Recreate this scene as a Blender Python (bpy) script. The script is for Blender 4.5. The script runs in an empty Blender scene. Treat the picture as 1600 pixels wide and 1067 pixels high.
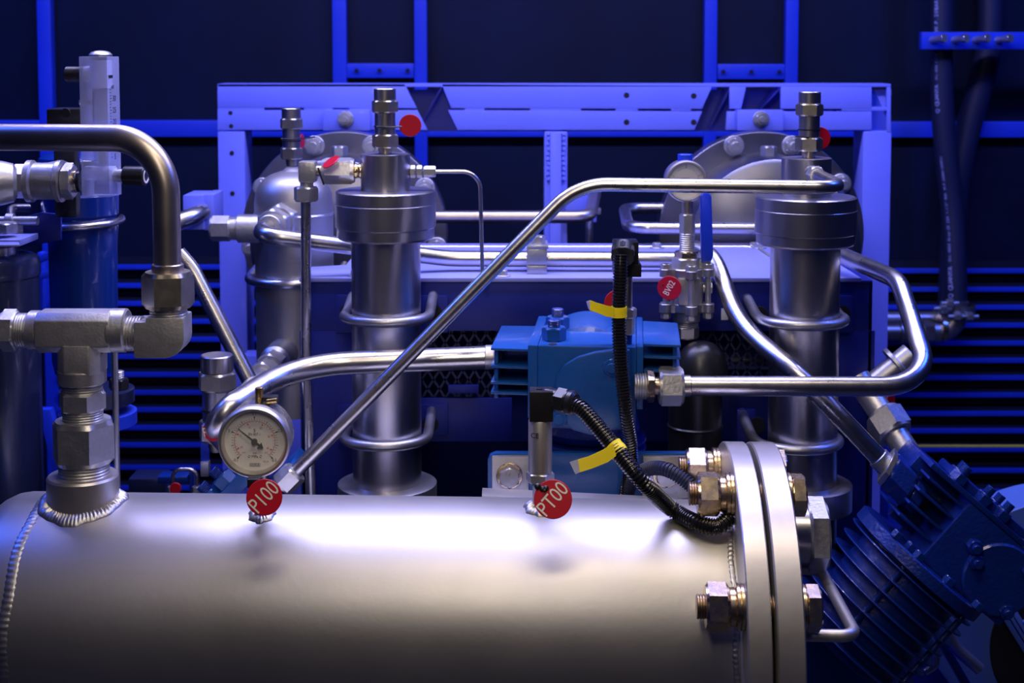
import bpy, bmesh, math, random
from mathutils import Vector, Matrix, noise
random.seed(5)
PI = math.pi
SC = bpy.context.scene
COL = SC.collection
# ---------------------------------------------------------------- camera
F = 2200.0; PITCH = math.radians(4.0); CY = 234.0; CZ = 1.60
cam_d = bpy.data.cameras.new('camera'); cam = bpy.data.objects.new('camera', cam_d); COL.objects.link(cam)
cam.location = (0, 0, CZ); cam.rotation_euler = (PI/2 - PITCH, 0, 0)
cam_d.sensor_width = 36; cam_d.sensor_fit = 'HORIZONTAL'; cam_d.lens = 36*F/1600
cam_d.shift_y = -(533.5 - CY)/1600; cam_d.clip_start = .05
cam_d.dof.use_dof = True; cam_d.dof.focus_distance = 1.58; cam_d.dof.aperture_fstop = 9.0
SC.camera = cam
CP, SP = math.cos(PITCH), math.sin(PITCH)
def at(px, py, Y):
    """world point seen at photo pixel px,py that lies on the upright plane y=Y"""
    a = (px-800)/F; b = (py-CY)/F
    dy = CP - b*SP; dz = -SP - b*CP
    t = Y/dy
    return Vector((a*t, Y, CZ + dz*t))
def s_(Y, py=400):
    b = (py-CY)/F
    return Y/(CP - b*SP)/F
V = Vector
X, Yv, Z = V((1,0,0)), V((0,1,0)), V((0,0,1))
# ---------------------------------------------------------------- mesh builder
def frame_of(d):
    d = d.normalized()
    u = d.cross(Z) if abs(d.z) < .9 else d.cross(X)
    u.normalize(); w = d.cross(u).normalized()
    return u, w
class MB:
    def __init__(s): s.v = []; s.f = []
    def add(s, vs, fs):
        n = len(s.v); s.v += [V(p) for p in vs]; s.f += [tuple(i+n for i in f) for f in fs]; return s
    def lathe(s, o, d, prof, seg=40, u=None, rf=None, cap=True):
        """prof = [(t, r)...] along d from o; rf(theta, r) may change the radius"""
        d = V(d).normalized(); o = V(o)
        if u is None: u, w = frame_of(d)
        else: u = V(u).normalized(); w = d.cross(u)
        vs = []; fs = []
        for (t, r) in prof:
            for k in range(seg):
                a = 2*PI*k/seg; rr = rf(a, r) if rf else r
                vs.append(o + d*t + (u*math.cos(a) + w*math.sin(a))*rr)
        for i in range(len(prof)-1):
            for k in range(seg):
                k2 = (k+1) % seg
                fs.append((i*seg+k, i*seg+k2, (i+1)*seg+k2, (i+1)*seg+k))
        n = len(prof)-1
        if cap and prof[0][1] > 1e-6: fs.append(tuple(reversed(range(seg))))
        if cap and prof[-1][1] > 1e-6: fs.append(tuple(range(n*seg, n*seg+seg)))
        return s.add(vs, fs)
    def cyl(s, o, d, t0, t1, r, c=None, seg=40):
        if c is None: c = min(r*.06, abs(t1-t0)*.2, .0012)
        return s.lathe(o, d, [(t0, r-c), (t0+c, r), (t1-c, r), (t1, r-c)], seg)
    def hexn(s, o, d, t0, t1, r, u=None, ch=.9):
        """hexagonal nut: r = corner radius, chamfered corners"""
        ap = r*math.cos(PI/6)
        def rf(a, q):
            a = (a + PI/6) % (PI/3) - PI/6
            return min(ap/math.cos(a), q)
        c = (t1-t0)*.11 if (t1-t0)*.11 < r*.16 else r*.16
        q0 = ap*.99
        s.lathe(o, d, [(t0, q0), (t0+c, r*1.01)], 48, u=u, rf=rf)
        s.lathe(o, d, [(t0+c, r*1.01), (t1-c, r*1.01)], 48, u=u, rf=rf, cap=False)
        return s.lathe(o, d, [(t1-c, r*1.01), (t1, q0)], 48, u=u, rf=rf)
    def thread(s, o, d, t0, t1, r, pitch=.0022, depth=.0009, seg=32):
        n = max(2, int(round((t1-t0)/pitch))); p = (t1-t0)/n; prof = []
        for i in range(n):
            a = t0 + i*p
            prof += [(a, r-depth), (a+p*.35, r), (a+p*.6, r)]
        prof.append((t1, r-depth))
        return s.lathe(o, d, prof, seg)
    def box(s, c, size, R=None, bev=0.0):
        bm = bmesh.new(); bmesh.ops.create_cube(bm, size=1)
        for v in bm.verts: v.co = V((v.co.x*size[0], v.co.y*size[1], v.co.z*size[2]))
        if bev > 0: bmesh.ops.bevel(bm, geom=bm.edges[:], offset=bev, segments=2, profile=.6, affect='EDGES')
        R = R or Matrix.Identity(3); c = V(c)
        bm.verts.index_update()
        s.add([c + R @ v.co for v in bm.verts], [[v.index for v in f.verts] for f in bm.faces]); bm.free(); return s
    def bx(s, x0, x1, y0, y1, z0, z1, bev=0.0):
        return s.box(((x0+x1)/2, (y0+y1)/2, (z0+z1)/2), (abs(x1-x0), abs(y1-y0), abs(z1-z0)), bev=bev)
    def pbox(s, px0, py0, px1, py1, Y, depth, bev=.001):
        """box whose front face fills the pixel rectangle on the plane y=Y and goes depth back"""
        a = at(px0, py0, Y); b = at(px1, py1, Y); c = at(px0, (py0+py1)/2, Y); d = at(px1, (py0+py1)/2, Y)
        return s.bx(c.x, d.x, Y, Y+depth, b.z, a.z, bev)
    def prism(s, pts, ext, bev=0.0):
        bm = bmesh.new(); ext = V(ext)
        a = [bm.verts.new(V(p)) for p in pts]; b = [bm.verts.new(V(p)+ext) for p in pts]; n = len(a)
        bm.faces.new(a); bm.faces.new(list(reversed(b)))
        for i in range(n): bm.faces.new((a[(i+1) % n], a[i], b[i], b[(i+1) % n]))
        bmesh.ops.recalc_face_normals(bm, faces=bm.faces[:])
        if bev > 0: bmesh.ops.bevel(bm, geom=bm.edges[:], offset=bev, segments=2, profile=.6, affect='EDGES')
        bm.verts.index_update()
        s.add([v.co.copy() for v in bm.verts], [[v.index for v in f.verts] for f in bm.faces]); bm.free(); return s
    def sweep(s, path, r, seg=20, rf=None, cap=True):
        P = [V(p) for p in path]; n = len(P)
        T = []
        for i in range(n):
            t = (P[min(i+1, n-1)] - P[max(i-1, 0)]); T.append(t.normalized())
        u, w = frame_of(T[0]); vs = []; fs = []; L = 0
        for i in range(n):
            if i:
                q = T[i-1].rotation_difference(T[i]); u = q @ u
                u = (u - T[i]*u.dot(T[i])).normalized(); L += (P[i]-P[i-1]).length
            w = T[i].cross(u)
            rr = rf(L, i) if rf else r
            for k in range(seg):
                a = 2*PI*k/seg; vs.append(P[i] + (u*math.cos(a) + w*math.sin(a))*rr)
        for i in range(n-1):
            for k in range(seg):
                k2 = (k+1) % seg; fs.append((i*seg+k, i*seg+k2, (i+1)*seg+k2, (i+1)*seg+k))
        if cap: fs.append(tuple(reversed(range(seg)))); fs.append(tuple(range((n-1)*seg, n*seg)))
        return s.add(vs, fs)
    def tube(s, pts, r, fil=.03, seg=24): return s.sweep(fillet(pts, fil), r, seg)
    def ball(s, c, r, d=Z, seg=24, n=10, sq=1.0):
        return s.lathe(c, d, [(-r*sq*math.cos(PI*i/n), max(r*math.sin(PI*i/n), 0)) for i in range(n+1)], seg)
    def text(s, txt, c, size, xd=X, yd=Z, ext=.0002, rot=0, wx=1.0):
        vs, fs = glyphs(txt, size, ext)
        nd = V(xd).cross(V(yd))
        x2 = V(xd)*math.cos(rot) + V(yd)*math.sin(rot); y2 = V(yd)*math.cos(rot) - V(xd)*math.sin(rot)
        return s.add([V(c) + x2*(p[0]*wx) + y2*p[1] + nd*p[2] for p in vs], fs)
    def build(s, name, mat, parent=None, local=False, ang=32, kind=None, label=None):
        me = bpy.data.meshes.new(name)
        me.from_pydata([tuple(v) for v in s.v], [], s.f)
        if parent is not None and not local: me.transform(WM[parent.name].inverted())
        bm = bmesh.new(); bm.from_mesh(me)
        bmesh.ops.recalc_face_normals(bm, faces=bm.faces[:])
        th = math.radians(ang)
        for f in bm.faces: f.smooth = True
        for e in bm.edges:
            if len(e.link_faces) == 2:
                try: e.smooth = e.calc_face_angle() < th
                except Exception: pass
        bm.to_mesh(me); bm.free()
        me.materials.append(mat)
        o = bpy.data.objects.new(name, me); COL.objects.link(o)
        if parent is not None:
            o.parent = parent; WM[o.name] = WM[parent.name]
        else: WM[o.name] = Matrix.Identity(4)
        if kind: o['kind'] = kind
        if label: o['label'] = label
        return o
WM = {}
_g = {}
def glyphs(txt, size, ext):
    k = (txt, size, ext)
    if k not in _g:
        cu = bpy.data.curves.new('lettering', 'FONT'); cu.body = txt; cu.size = size; cu.extrude = ext
        cu.align_x = 'CENTER'; cu.align_y = 'CENTER'; cu.resolution_u = 3
        o = bpy.data.objects.new('lettering', cu); COL.objects.link(o)
        dg = bpy.context.evaluated_depsgraph_get(); ev = o.evaluated_get(dg)
        me = bpy.data.meshes.new_from_object(ev)
        _g[k] = ([v.co.copy() for v in me.vertices], [tuple(p.vertices) for p in me.polygons])
        bpy.data.objects.remove(o); bpy.data.curves.remove(cu); bpy.data.meshes.remove(me)
    return _g[k]
def fillet(pts, rad, n=10):
    pts = [V(p) for p in pts]; out = [pts[0]]
    R = rad if isinstance(rad, (list, tuple)) else [rad]*(len(pts)-2)
    for i in range(1, len(pts)-1):
        a, b, c = pts[i-1], pts[i], pts[i+1]
        d0 = (a-b).normalized(); d1 = (c-b).normalized()
        th = d0.angle(d1)
        if th > PI-.01: out.append(b); continue
        tl = R[i-1]/math.tan(th/2); mx = .49*min((a-b).length, (c-b).length) if len(pts) > 3 else .95*min((a-b).length, (c-b).length)
        if len(pts) > 3:
            m0 = .95 if i == 1 else .49; m1 = .95 if i == len(pts)-2 else .49
            mx = min((a-b).length*m0, (c-b).length*m1)
        tl = min(tl, mx); r = tl*math.tan(th/2)
        bis = (d0+d1).normalized(); ctr = b + bis*(r/math.sin(th/2))
        p0 = b + d0*tl; p1 = b + d1*tl; v0 = p0-ctr; v1 = p1-ctr
        ang = v0.angle(v1); ax = v0.cross(v1).normalized()
        for k in range(n+1): out.append(ctr + Matrix.Rotation(ang*k/n, 3, ax) @ v0)
    out.append(pts[-1]); return out
def smooth_path(pts, step=.0012):
    """Catmull-Rom through the points, resampled at even steps"""
    P = [V(p) for p in pts]; P = [P[0]*2-P[1]] + P + [P[-1]*2-P[-2]]; d = []
    for i in range(1, len(P)-2):
        for k in range(24):
            t = k/24; a, b, c, e = P[i-1], P[i], P[i+1], P[i+2]
            d.append(.5*((2*b) + (c-a)*t + (2*a-5*b+4*c-e)*t*t + (3*b-a-3*c+e)*t**3))
    d.append(P[-2]); out = [d[0]]; acc = 0
    for i in range(1, len(d)):
        seg = (d[i]-d[i-1]).length; q = d[i-1]; dirv = (d[i]-d[i-1]).normalized() if seg > 0 else None
        while seg > 0 and acc + seg >= step:
            t = step-acc; q = q + dirv*t; out.append(q.copy()); seg -= t; acc = 0
        acc += seg
    return out
def thing(name, label, cat, loc=(0,0,0), rot=None, group=None):
    o = bpy.data.objects.new(name, None); COL.objects.link(o); o.empty_display_size = .02
    M = Matrix.Translation(V(loc)) @ (rot.to_4x4() if rot is not None else Matrix.Identity(4))
    o.matrix_world = M; WM[o.name] = M
    return tag(o, label, cat, group)
def tag(o, label, cat, group=None):
    o['label'] = label; o['category'] = cat
    if group: o['group'] = group
    return o
def dup(root, loc, label, group=None, scale=None, rotz=None):
    def cp(o, par):
        c = o.copy(); COL.objects.link(c)
        if par is not None: c.parent = par
        for ch in list(kids[o.name]): cp(ch, c)
        return c
    kids = {}
    for o in COL.objects: kids.setdefault(o.name, [])
    for o in list(COL.objects):
        if o.parent: kids[o.parent.name].append(o)
    r = cp(root, None); r.location = loc
    if scale: r.scale = (scale,)*3
    if rotz is not None: r.rotation_euler = (0, 0, rotz)
    r['label'] = label
    if group: r['group'] = group
    return r
# ---------------------------------------------------------------- materials
def mat(name, col, rough=.5, metal=0.0, bump=0.0, bscale=60, var=0.0, vscale=8, col2=None, stretch=None, spec=.5, rvar=0.0, trans=0.0, coat=0.0, alpha=None):
    m = bpy.data.materials.new(name); m.use_nodes = True; nt = m.node_tree; b = nt.nodes['Principled BSDF']
    b.inputs['Base Color'].default_value = (*col, 1); b.inputs['Roughness'].default_value = rough
    b.inputs['Metallic'].default_value = metal; b.inputs['Specular IOR Level'].default_value = spec
    b.inputs['Coat Weight'].default_value = coat
    if alpha: b.inputs['Alpha'].default_value = alpha
    if trans: b.inputs['Transmission Weight'].default_value = trans; b.inputs['IOR'].default_value = 1.45
    tc = nt.nodes.new('ShaderNodeTexCoord'); mp = nt.nodes.new('ShaderNodeMapping')
    nt.links.new(tc.outputs['Object'], mp.inputs['Vector'])
    if stretch: mp.inputs['Scale'].default_value = stretch
    def ns(scale, detail=5):
        n = nt.nodes.new('ShaderNodeTexNoise'); n.inputs['Scale'].default_value = scale; n.inputs['Detail'].default_value = detail
        nt.links.new(mp.outputs['Vector'], n.inputs['Vector']); return n
    if var > 0:
        n = ns(vscale); r = nt.nodes.new('ShaderNodeValToRGB'); r.color_ramp.elements[0].position = .35; r.color_ramp.elements[1].position = .68
        c2 = col2 if col2 else tuple(c*(1-var) for c in col)
        r.color_ramp.elements[0].color = (*c2, 1); r.color_ramp.elements[1].color = (*col, 1)
        nt.links.new(n.outputs['Fac'], r.inputs['Fac']); nt.links.new(r.outputs['Color'], b.inputs['Base Color'])
    if rvar > 0:
        n = ns(vscale*2.3); mr = nt.nodes.new('ShaderNodeMapRange')
        mr.inputs['To Min'].default_value = max(.02, rough-rvar); mr.inputs['To Max'].default_value = rough+rvar
        nt.links.new(n.outputs['Fac'], mr.inputs['Value']); nt.links.new(mr.outputs['Result'], b.inputs['Roughness'])
    if bump > 0:
        n = ns(bscale); bp = nt.nodes.new('ShaderNodeBump'); bp.inputs['Strength'].default_value = bump; bp.inputs['Distance'].default_value = .001
        nt.links.new(n.outputs['Fac'], bp.inputs['Height']); nt.links.new(bp.outputs['Normal'], b.inputs['Normal'])
    return m
M = {
 'tank': mat('bead_blasted_stainless', (.52,.50,.475), .46, .92, .10, 130, .10, 5, rvar=.05),
 'flange': mat('satin_flange_steel', (.62,.59,.56), .42, .9, .12, 90, .12, 6, rvar=.05),
 'weld': mat('weld_bead', (.60,.59,.59), .42, .95, .35, 160, .25, 60, rvar=.12),
 'steel': mat('polished_tube_steel', (.64,.62,.62), .29, 1.0, .04, 40, .1, 30, rvar=.06),
 'brown': mat('heat_tinted_tube_steel', (.66,.58,.50), .36, 1.0, .05, 40, .25, 12, rvar=.06),
 'turn': mat('turned_steel', (.52,.50,.53), .32, 1.0, 0, 300, .10, 5, rvar=.04),
 'dull': mat('dull_steel', (.52,.51,.53), .4, .95, .15, 120, .2, 12, rvar=.08),
 'zinc': mat('zinc_fitting_steel', (.64,.63,.63), .40, .88, .35, 220, .18, 40, rvar=.08),
 'cast': mat('cast_steel', (.62,.61,.62), .46, .8, .30, 320, .2, 60),
 'gold': mat('yellow_passivated_zinc', (.80,.62,.30), .27, 1.0, .1, 120, .5, 45, col2=(.55,.45,.42), rvar=.08),
 'copper': mat('coppery_stud', (.52,.38,.24), .35, 1.0, .1, 120, .3, 80),
 'brass': mat('brass', (.80,.56,.20), .3, 1.0),
 'drum': mat('shade_darkened_drum_steel', (.34,.34,.40), .36, 1.0, .08, 60, .25, 8, rvar=.08),  # dull steel made darker, for the weak light on the drum faces
 'olive': mat('olive_passivated_steel', (.56,.51,.41), .38, 1.0, .1, 120, .3, 40, rvar=.06),
 'frame': mat('lit_lavender_frame_paint', (.20,.24,.86), .42, 0, .15, 50, .06, 8, coat=.15),  # blue paint lifted toward lavender, the strong light put into its colour
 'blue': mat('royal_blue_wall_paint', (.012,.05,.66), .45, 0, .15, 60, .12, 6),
 'navy': mat('navy_cabinet_paint', (.006,.016,.22), .42, 0, .12, 60, .2, 5),
 'cblue': mat('compressor_blue_paint', (.007,.080,.33), .33, 0, .25, 180, .12, 20, coat=.2),
 'castblue': mat('rough_cast_blue_paint', (.005,.030,.28), .34, 0, 1.0, 210, .2, 20, coat=.3),
 'fblue': mat('filter_blue_paint', (.004,.032,.24), .25, 0, .05, 60, .1, 6, coat=.4),
 'dkvessel': mat('dark_vessel_paint', (.012,.018,.06), .3, 0, .1, 60, .3, 8, coat=.3),
 'guard': mat('pale_blue_guard_paint', (.10,.20,.62), .45, 0, .05, 60, .1, 6),
 'rubber': mat('black_wall_rubber', (.0022,.008,.034), .6, 0, .3, 30, .4, 5, spec=.22),
 'black': mat('black_plastic', (.012,.012,.014), .33, 0, .1, 150),
 'conduit': mat('black_conduit', (.010,.010,.013), .22, 0),
 'hose': mat('dark_rubber_hose', (.010,.014,.048), .5, 0, .2, 120),
 'shadowgap': mat('hole_shade_and_backing_black', (.004,.004,.008), .8),  # near-black; stands in for shade in holes and openings, also backs the louvres
 'slat': mat('louvre_slat_dark', (.006,.008,.02), .55, spec=.2),
 'red': mat('red_tag_plastic', (.52,.004,.022), .35, 0, .1, 90),
 'white': mat('white_ink', (.85,.84,.80), .5),
 'hosetext': mat('pale_blue_ink', (.42,.45,.85), .5),
 'ink': mat('black_ink', (.012,.012,.012), .5),
 'redink': mat('red_ink', (.62,.03,.03), .5),
 'dial': mat('white_dial_enamel', (.82,.80,.77), .4),
 'yellow': mat('yellow_tape', (.90,.72,.01), .38, 0, .2, 60),
 'clear': mat('clear_tape', (.85,.86,.9), .3, 0, .2, 60, trans=.6),
 'acrylic': mat('clear_acrylic', (.62,.66,1.0), .10, 0, .05, 40, alpha=.36),
 'frost': mat('machined_acrylic', (.66,.70,1.0), .35, 0, .3, 90, alpha=.6),
 'tubeglass': mat('meter_tube_glass', (.55,.6,.95), .08, 0, alpha=.35),
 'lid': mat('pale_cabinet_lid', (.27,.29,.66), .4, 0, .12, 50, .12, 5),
 'handle': mat('blue_vinyl_grip', (.015,.05,.62), .28, 0, coat=.3),
 'mesh': mat('dark_expanded_metal', (.012,.016,.06), .45, .3),
 'amber': mat('yellow_conduit_plastic', (.75,.62,.04), .4),
 'glass': None,
}
gm = bpy.data.materials.new('gauge_glass'); gm.use_nodes = True
_b = gm.node_tree.nodes['Principled BSDF']; _b.inputs['Base Color'].default_value = (.9,.92,1,1); _b.inputs['Roughness'].default_value = .04; _b.inputs['Alpha'].default_value = .06
M['glass'] = gm
# ================================================================ SETTING
def struct(name, mb, m, ang=32):
    return mb.build(name, m, None, kind='structure', ang=ang)
WY = 3.30
a = at(-400, -150, WY); b = at(2000, 1300, WY)
w = MB().bx(a.x-.6, b.x+.6, WY, WY+.06, 0, 3.6)
wall = struct('wall_back', w, M['rubber'])
struct('floor', MB().bx(-3.2, 3.2, -1.6, WY+.06, -.05, 0), mat('floor_concrete', (.03,.035,.06), .6, 0, .2, 20, .2, 3))
# rubber seams: slightly proud panels between the blue wall strips
def wallbar(n, px0, py0, px1, py1, Y, d=.03):
    mb = MB(); mb.pbox(px0, py0, px1, py1, Y, d, .003)
    return struct('trim_%d' % n, mb, M['blue'])
BY = WY-.03
wallbar(1, 65.5, -330, 87, 1100, BY)
wallbar(2, 519, -330, 541, 410, BY)
wallbar(3, 647, -330, 667, 410, BY-.002)
wallbar(4, 1101, -330, 1121, 410, BY)
wallbar(5, 1228, -330, 1248, 410, BY-.002)
wallbar(6, 88, 188, 345, 214, BY+.001)
wallbar(7, 1385, 190, 2100, 215, BY+.001)
wallbar(8, 541, 99, 647, 122, BY+.004)
wallbar(9, 1121, 100, 1228, 124, BY+.004)
wallbar(10, -700, 188, 65, 214, BY+.001)
# lighter strip of wall visible through the frame opening
wallbar(11, 380, 202, 1350, 214, BY+.002)
mb = MB()
for cx in (557, 593, 637): mb.cyl(at(cx, 110, BY-.001), -Yv, 0, .0045, .0045)
for cx in (1130, 1174, 1218): mb.cyl(at(cx, 112, BY-.001), -Yv, 0, .0045, .0045)
struct('trim_12', mb, M['shadowgap'])
# ---- louvre grilles low on the wall
def grille(px0, px1, ys, label, yellow=None):
    r = thing('louvre_grille', label, 'vent grille', at((px0+px1)/2, 600, WY-.05), None, None)
    a = at(px0, 424, WY-.012); b = at(px1, 1150, WY-.012)
    MB().bx(a.x, b.x, WY-.012, WY-.001, b.z, a.z).build('backing', M['shadowgap'], r)
    mb = MB(); lip = MB()
    for y in ys:
        p = at(px0, y, WY-.045); q = at(px1, y, WY-.045)
        # sloping dark blade below a bright blue folded lip
        h = .0056
        mb.prism([V((p.x, WY-.040, p.z-.001)), V((p.x, WY-.014, p.z+.016)), V((p.x, WY-.014, p.z+.020)), V((p.x, WY-.040, p.z+.003))], V((q.x-p.x, 0, 0)))
        lip.bx(p.x, q.x, WY-.048, WY-.040, p.z-h, p.z+h, .0015)
        m2 = MB()
        mb.bx(p.x, q.x, WY-.030, WY-.026, p.z-.026, p.z-.014)
    mb.build('louvre_blades', M['slat'], r); lip.build('louvre_lips', M['blue'], r)
    return r
YL = [417, 446, 474, 502, 530, 557, 585, 613, 640, 668, 695, 730, 762, 800]
YR = [423, 452, 480, 508, 536, 563, 590, 617, 646, 673, 702, 735, 768, 800]
grille(89, 560, YL, 'black louvred grille with blue lips low on the wall, left of the machine frame')
grille(1300, 1760, YR, 'black louvred grille with blue lips low on the wall, right of the machine frame')
r = MB(); p = at(1425, 697, WY-.07); q = at(1760, 697, WY-.07)
r.tube([p, q], .0035, seg=12)
o = r.build('yellow_conduit', M['amber']); tag(o, 'thin yellow conduit running level across the right louvred grille', 'conduit')

# ================================================================ BACK FRAME
FY = 2.70
fr = thing('support_frame', 'large blue welded steel frame, coloured lavender as if lit, standing behind the machine', 'frame', at(866, 600, FY))
def fp(mb, x0, y0, x1, y1, Y=FY, d=.008, bev=.001): mb.pbox(x0, y0, x1, y1, Y, d, bev)
# top beam: plates above and below a row of long slots
mb = MB()
slots = [(413,475), (520,546), (620,645), (668,726), (757,828), (908,962), (997,1049), (1080,1124), (1277,1315)]
y0b, ys0, ys1, y1b = 131, 168, 172, 203
gx = [340] + [v for s in slots for v in s] + [1392]
tri_l = [(632,168), (727,168)]
# gaps between plate pieces; the left one shapes a triangular shadow as an opening
xs_up = [(340, 636), (727, 1095), (1142, 1158), (1222, 1346)]
def poly(mb, pts, Y, d):
    mb.prism([at(px, py, Y) for px, py in pts], V((0, d, 0)), .0008)
poly(mb, [(340,131),(632,131),(651,169),(340,168)], FY, .008)
poly(mb, [(690,131),(1113,134),(1097,170),(705,169)], FY, .008)
poly(mb, [(1140,134),(1166,134),(1158,170),(1140,170)], FY, .008)
poly(mb, [(1220,135),(1362,136),(1362,170),(1220,170)], FY, .008)
poly(mb, [(340,172),(652,172),(668,203),(340,203)], FY, .008)
poly(mb, [(700,172),(1097,174),(1085,203),(715,203)], FY, .008)
poly(mb, [(1136,174),(1362,174),(1362,203),(1134,203)], FY, .008)
poly(mb, [(1386,136),(1392,136),(1392,206),(1386,206)], FY, .008)
for i in range(0, len(gx), 2):
    x0, x1 = gx[i], gx[i+1]
    if x0 < 650 < x1 or (1097 < x0 < 1140): continue
    fp(mb, x0, 167, x1, 173, FY+.0005, .007, .0004)
# back and top webs of the beam
fp(mb, 340, 140, 1392, 205, FY+.075, .006)
a = at(340, 131, FY); b = at(1392, 131, FY)
mb.bx(a.x, b.x, FY, FY+.08, a.z-.006, a.z, .001)
b2 = at(1392, 203, FY)
mb.build('top_beam', M['frame'], fr)
# gussets in the gaps, standing in for the beam's dark diagonal shadow shapes
for (x0, x1) in ((651, 690), (1113, 1140), (1166, 1220)):
    p = at(x0, 134, FY+.01); q = at(x1, 200, FY+.01)
    mb = MB(); mb.prism([V((q.x, FY+.008, p.z)), V((q.x, FY+.075, p.z)), V((p.x, FY+.075, q.z)), V((p.x, FY+.05, q.z))], V((.004,0,0)))
    mb.build('shadow_gusset', M['frame'], fr)
def post(x0, x1, py0, py1, name='post', dpt=.08):
    mb = MB(); p = at(x0, 500, FY); q = at(x1, 500, FY); t = at(0, py0, FY).z; u = at(0, py1, FY).z
    mb.bx(p.x, q.x, FY+.001, FY+dpt, u, t, .003); mb.build(name, M['frame'], fr)
post(344, 386, 205, 1120); post(1344, 1388, 205, 1120)
post(850, 886, 205, 1120, dpt=.05)
mb = MB(); p = at(859, 400, FY-.012); q = at(877, 400, FY-.012)
mb.bx(p.x, q.x, FY-.012, FY+.002, at(0,1100,FY).z, at(0,206,FY).z, .003); mb.build('stiffener', M['frame'], fr)
mb = MB()
for sx in (857, 880):
    P_ = [at(sx+random.uniform(-.8,.8), 208+i*2.6, FY-.001) for i in range(30)]
    mb.sweep(P_, .004, 8, rf=lambda L, i: .0032+.0012*math.sin(i*2.1))
mb.build('weld', M['frame'], fr)
# corner gussets, open box at the right corner
mb = MB(); mb.prism([at(1366,140,FY+.012), at(1388,140,FY+.012), at(1388,190,FY+.012)], V((0,.006,0)))
mb.build('corner_gusset', M['frame'], fr)
for (hx, hy) in ((360,176.5),(361,197),(362,239),(363,302),(979,149),(1084,150),(979,191),(1084,191)):
    MB().cyl(at(hx, hy, FY-.0004), Yv, 0, .004, .0042 if hx < 900 else .0055, seg=20).build('bolt_hole', M['shadowgap'], fr)  # black discs on the plate, standing in for shaded holes
# tabs that carry the two drums
for (x0, x1, bx_) in ((505, 578, 540), (1152, 1224, 1189)):
    mb = MB(); mb.pbox(x0, 172, x1, 204, FY-.03, .03, .001); mb.build('mounting_tab', M['frame'], fr)
    bt = MB(); o_ = at(bx_, 186, FY-.03)
    bt.cyl(o_, -Yv, 0, .004, .0155); bt.hexn(o_, -Yv, .004, .016, .0125); bt.cyl(o_, -Yv, .016, .024, .006)
    bt.build('bolt', M['zinc'], fr)
# a blue foot of the frame's cross brace behind the columns
mb = MB(); mb.pbox(380, 556, 470, 780, FY-.25, .05, .002); mb.build('lower_plate', M['frame'], fr)

# ================================================================ DRUMS behind
def drum(cx, cy, label, bolts, ins=True):
    Y0 = 2.56; r = thing('vessel_drum', label, 'pressure drum', at(cx, cy, Y0))
    s = s_(Y0, cy); c = at(cx, cy, Y0)
    MB().cyl(c, -Yv, -.05, 0, 160*s, seg=96).build('flange', M['drum'], r)
    s2 = s_(2.42)
    MB().lathe(c, -Yv, [(0, 128*s), (.12, 128*s), (.135, 126*s), (.14, 120*s), (.15, 40*s), (.15, 0)], 96).build('shell', M['drum'], r)
    for ang in bolts:
        A = math.radians(ang); p = c + X*math.cos(A)*146*s + Z*math.sin(A)*146*s
        bt = MB(); bt.cyl(p, -Yv, 0, .005, .0185); bt.hexn(p, -Yv, .005, .021, .0155); bt.cyl(p, -Yv, .021, .031, .0085)
        bt.build('bolt', M['zinc'], r)
    p = c + Z*128*s + Yv*-.06
    bt = MB(); bt.hexn(p, Z, -.004, .016, .015); bt.build('vent_plug', M['zinc'], r)
    return r
drum(538, 366, 'large round steel drum with bolted flange behind the left column', (150, 108, 72, 30, -8, 188))
drum(1190, 366, 'large round steel drum with bolted flange behind the right column', (108, 72, 33, 150))

# ================================================================ CABINET
CYF = 2.0
cb = thing('cooler_cabinet', 'dark navy steel cabinet with mesh openings behind the two columns', 'cabinet', at(900, 800, CYF))
zt = at(0, 440, CYF).z; zb = at(0, 790, CYF).z - .25
xl = at(470, 440, CYF).x; xr = at(1363, 440, CYF).x
mb = MB()
def cp(x0, y0, x1, y1, Y=CYF, d=.004, bev=.0008): mb.pbox(x0, y0, x1, y1, Y, d, bev)
cp(470, 441, 1363, 517); cp(470, 517, 622, 900); cp(622, 622, 800, 690); cp(1232, 517, 1363, 1000); cp(800, 517, 1085, 690, CYF+.12)
cp(1085, 592, 1232, 690, CYF+.05)
mb.bx(xl, xl+.004, CYF, CYF+.10, zb, zt); mb.bx(xl, -.25, CYF+.10, CYF+.104, zb, zt); mb.bx(-.254, -.25, CYF+.10, CYF+.36, zb, zt); mb.bx(xr-.004, xr, CYF, CYF+.36, zb, zt); mb.bx(-.254, xr, CYF+.36, CYF+.364, zb, zt)
mb.build('housing', M['navy'], cb)
mb = MB()
x1 = at(1345, 440, CYF).x
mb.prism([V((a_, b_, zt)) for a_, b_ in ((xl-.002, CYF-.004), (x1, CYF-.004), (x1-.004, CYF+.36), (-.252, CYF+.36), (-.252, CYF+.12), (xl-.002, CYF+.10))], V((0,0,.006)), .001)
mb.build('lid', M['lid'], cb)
mb = MB(); mb.bx(x1, xr, CYF-.002, CYF+.36, zt-.002, zt+.002, .001); mb.build('lid_end', M['navy'], cb)
for (px, py) in ((556, 432), (785, 430), (1026, 391), (1186, 392)):
    Yp = CYF+.012 if py > 410 else CYF+.30
    p = at(px, 440, Yp); p.z = zt+.006; 
    if py <= 410: p = V((at(px, py, Yp).x, Yp, zt+.006))
    mb = MB(); mb.cyl(p, Z, 0, .002, .012); mb.hexn(p, Z, .002, .009, .0075); mb.build('lid_bolt', M['zinc'], cb)
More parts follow.
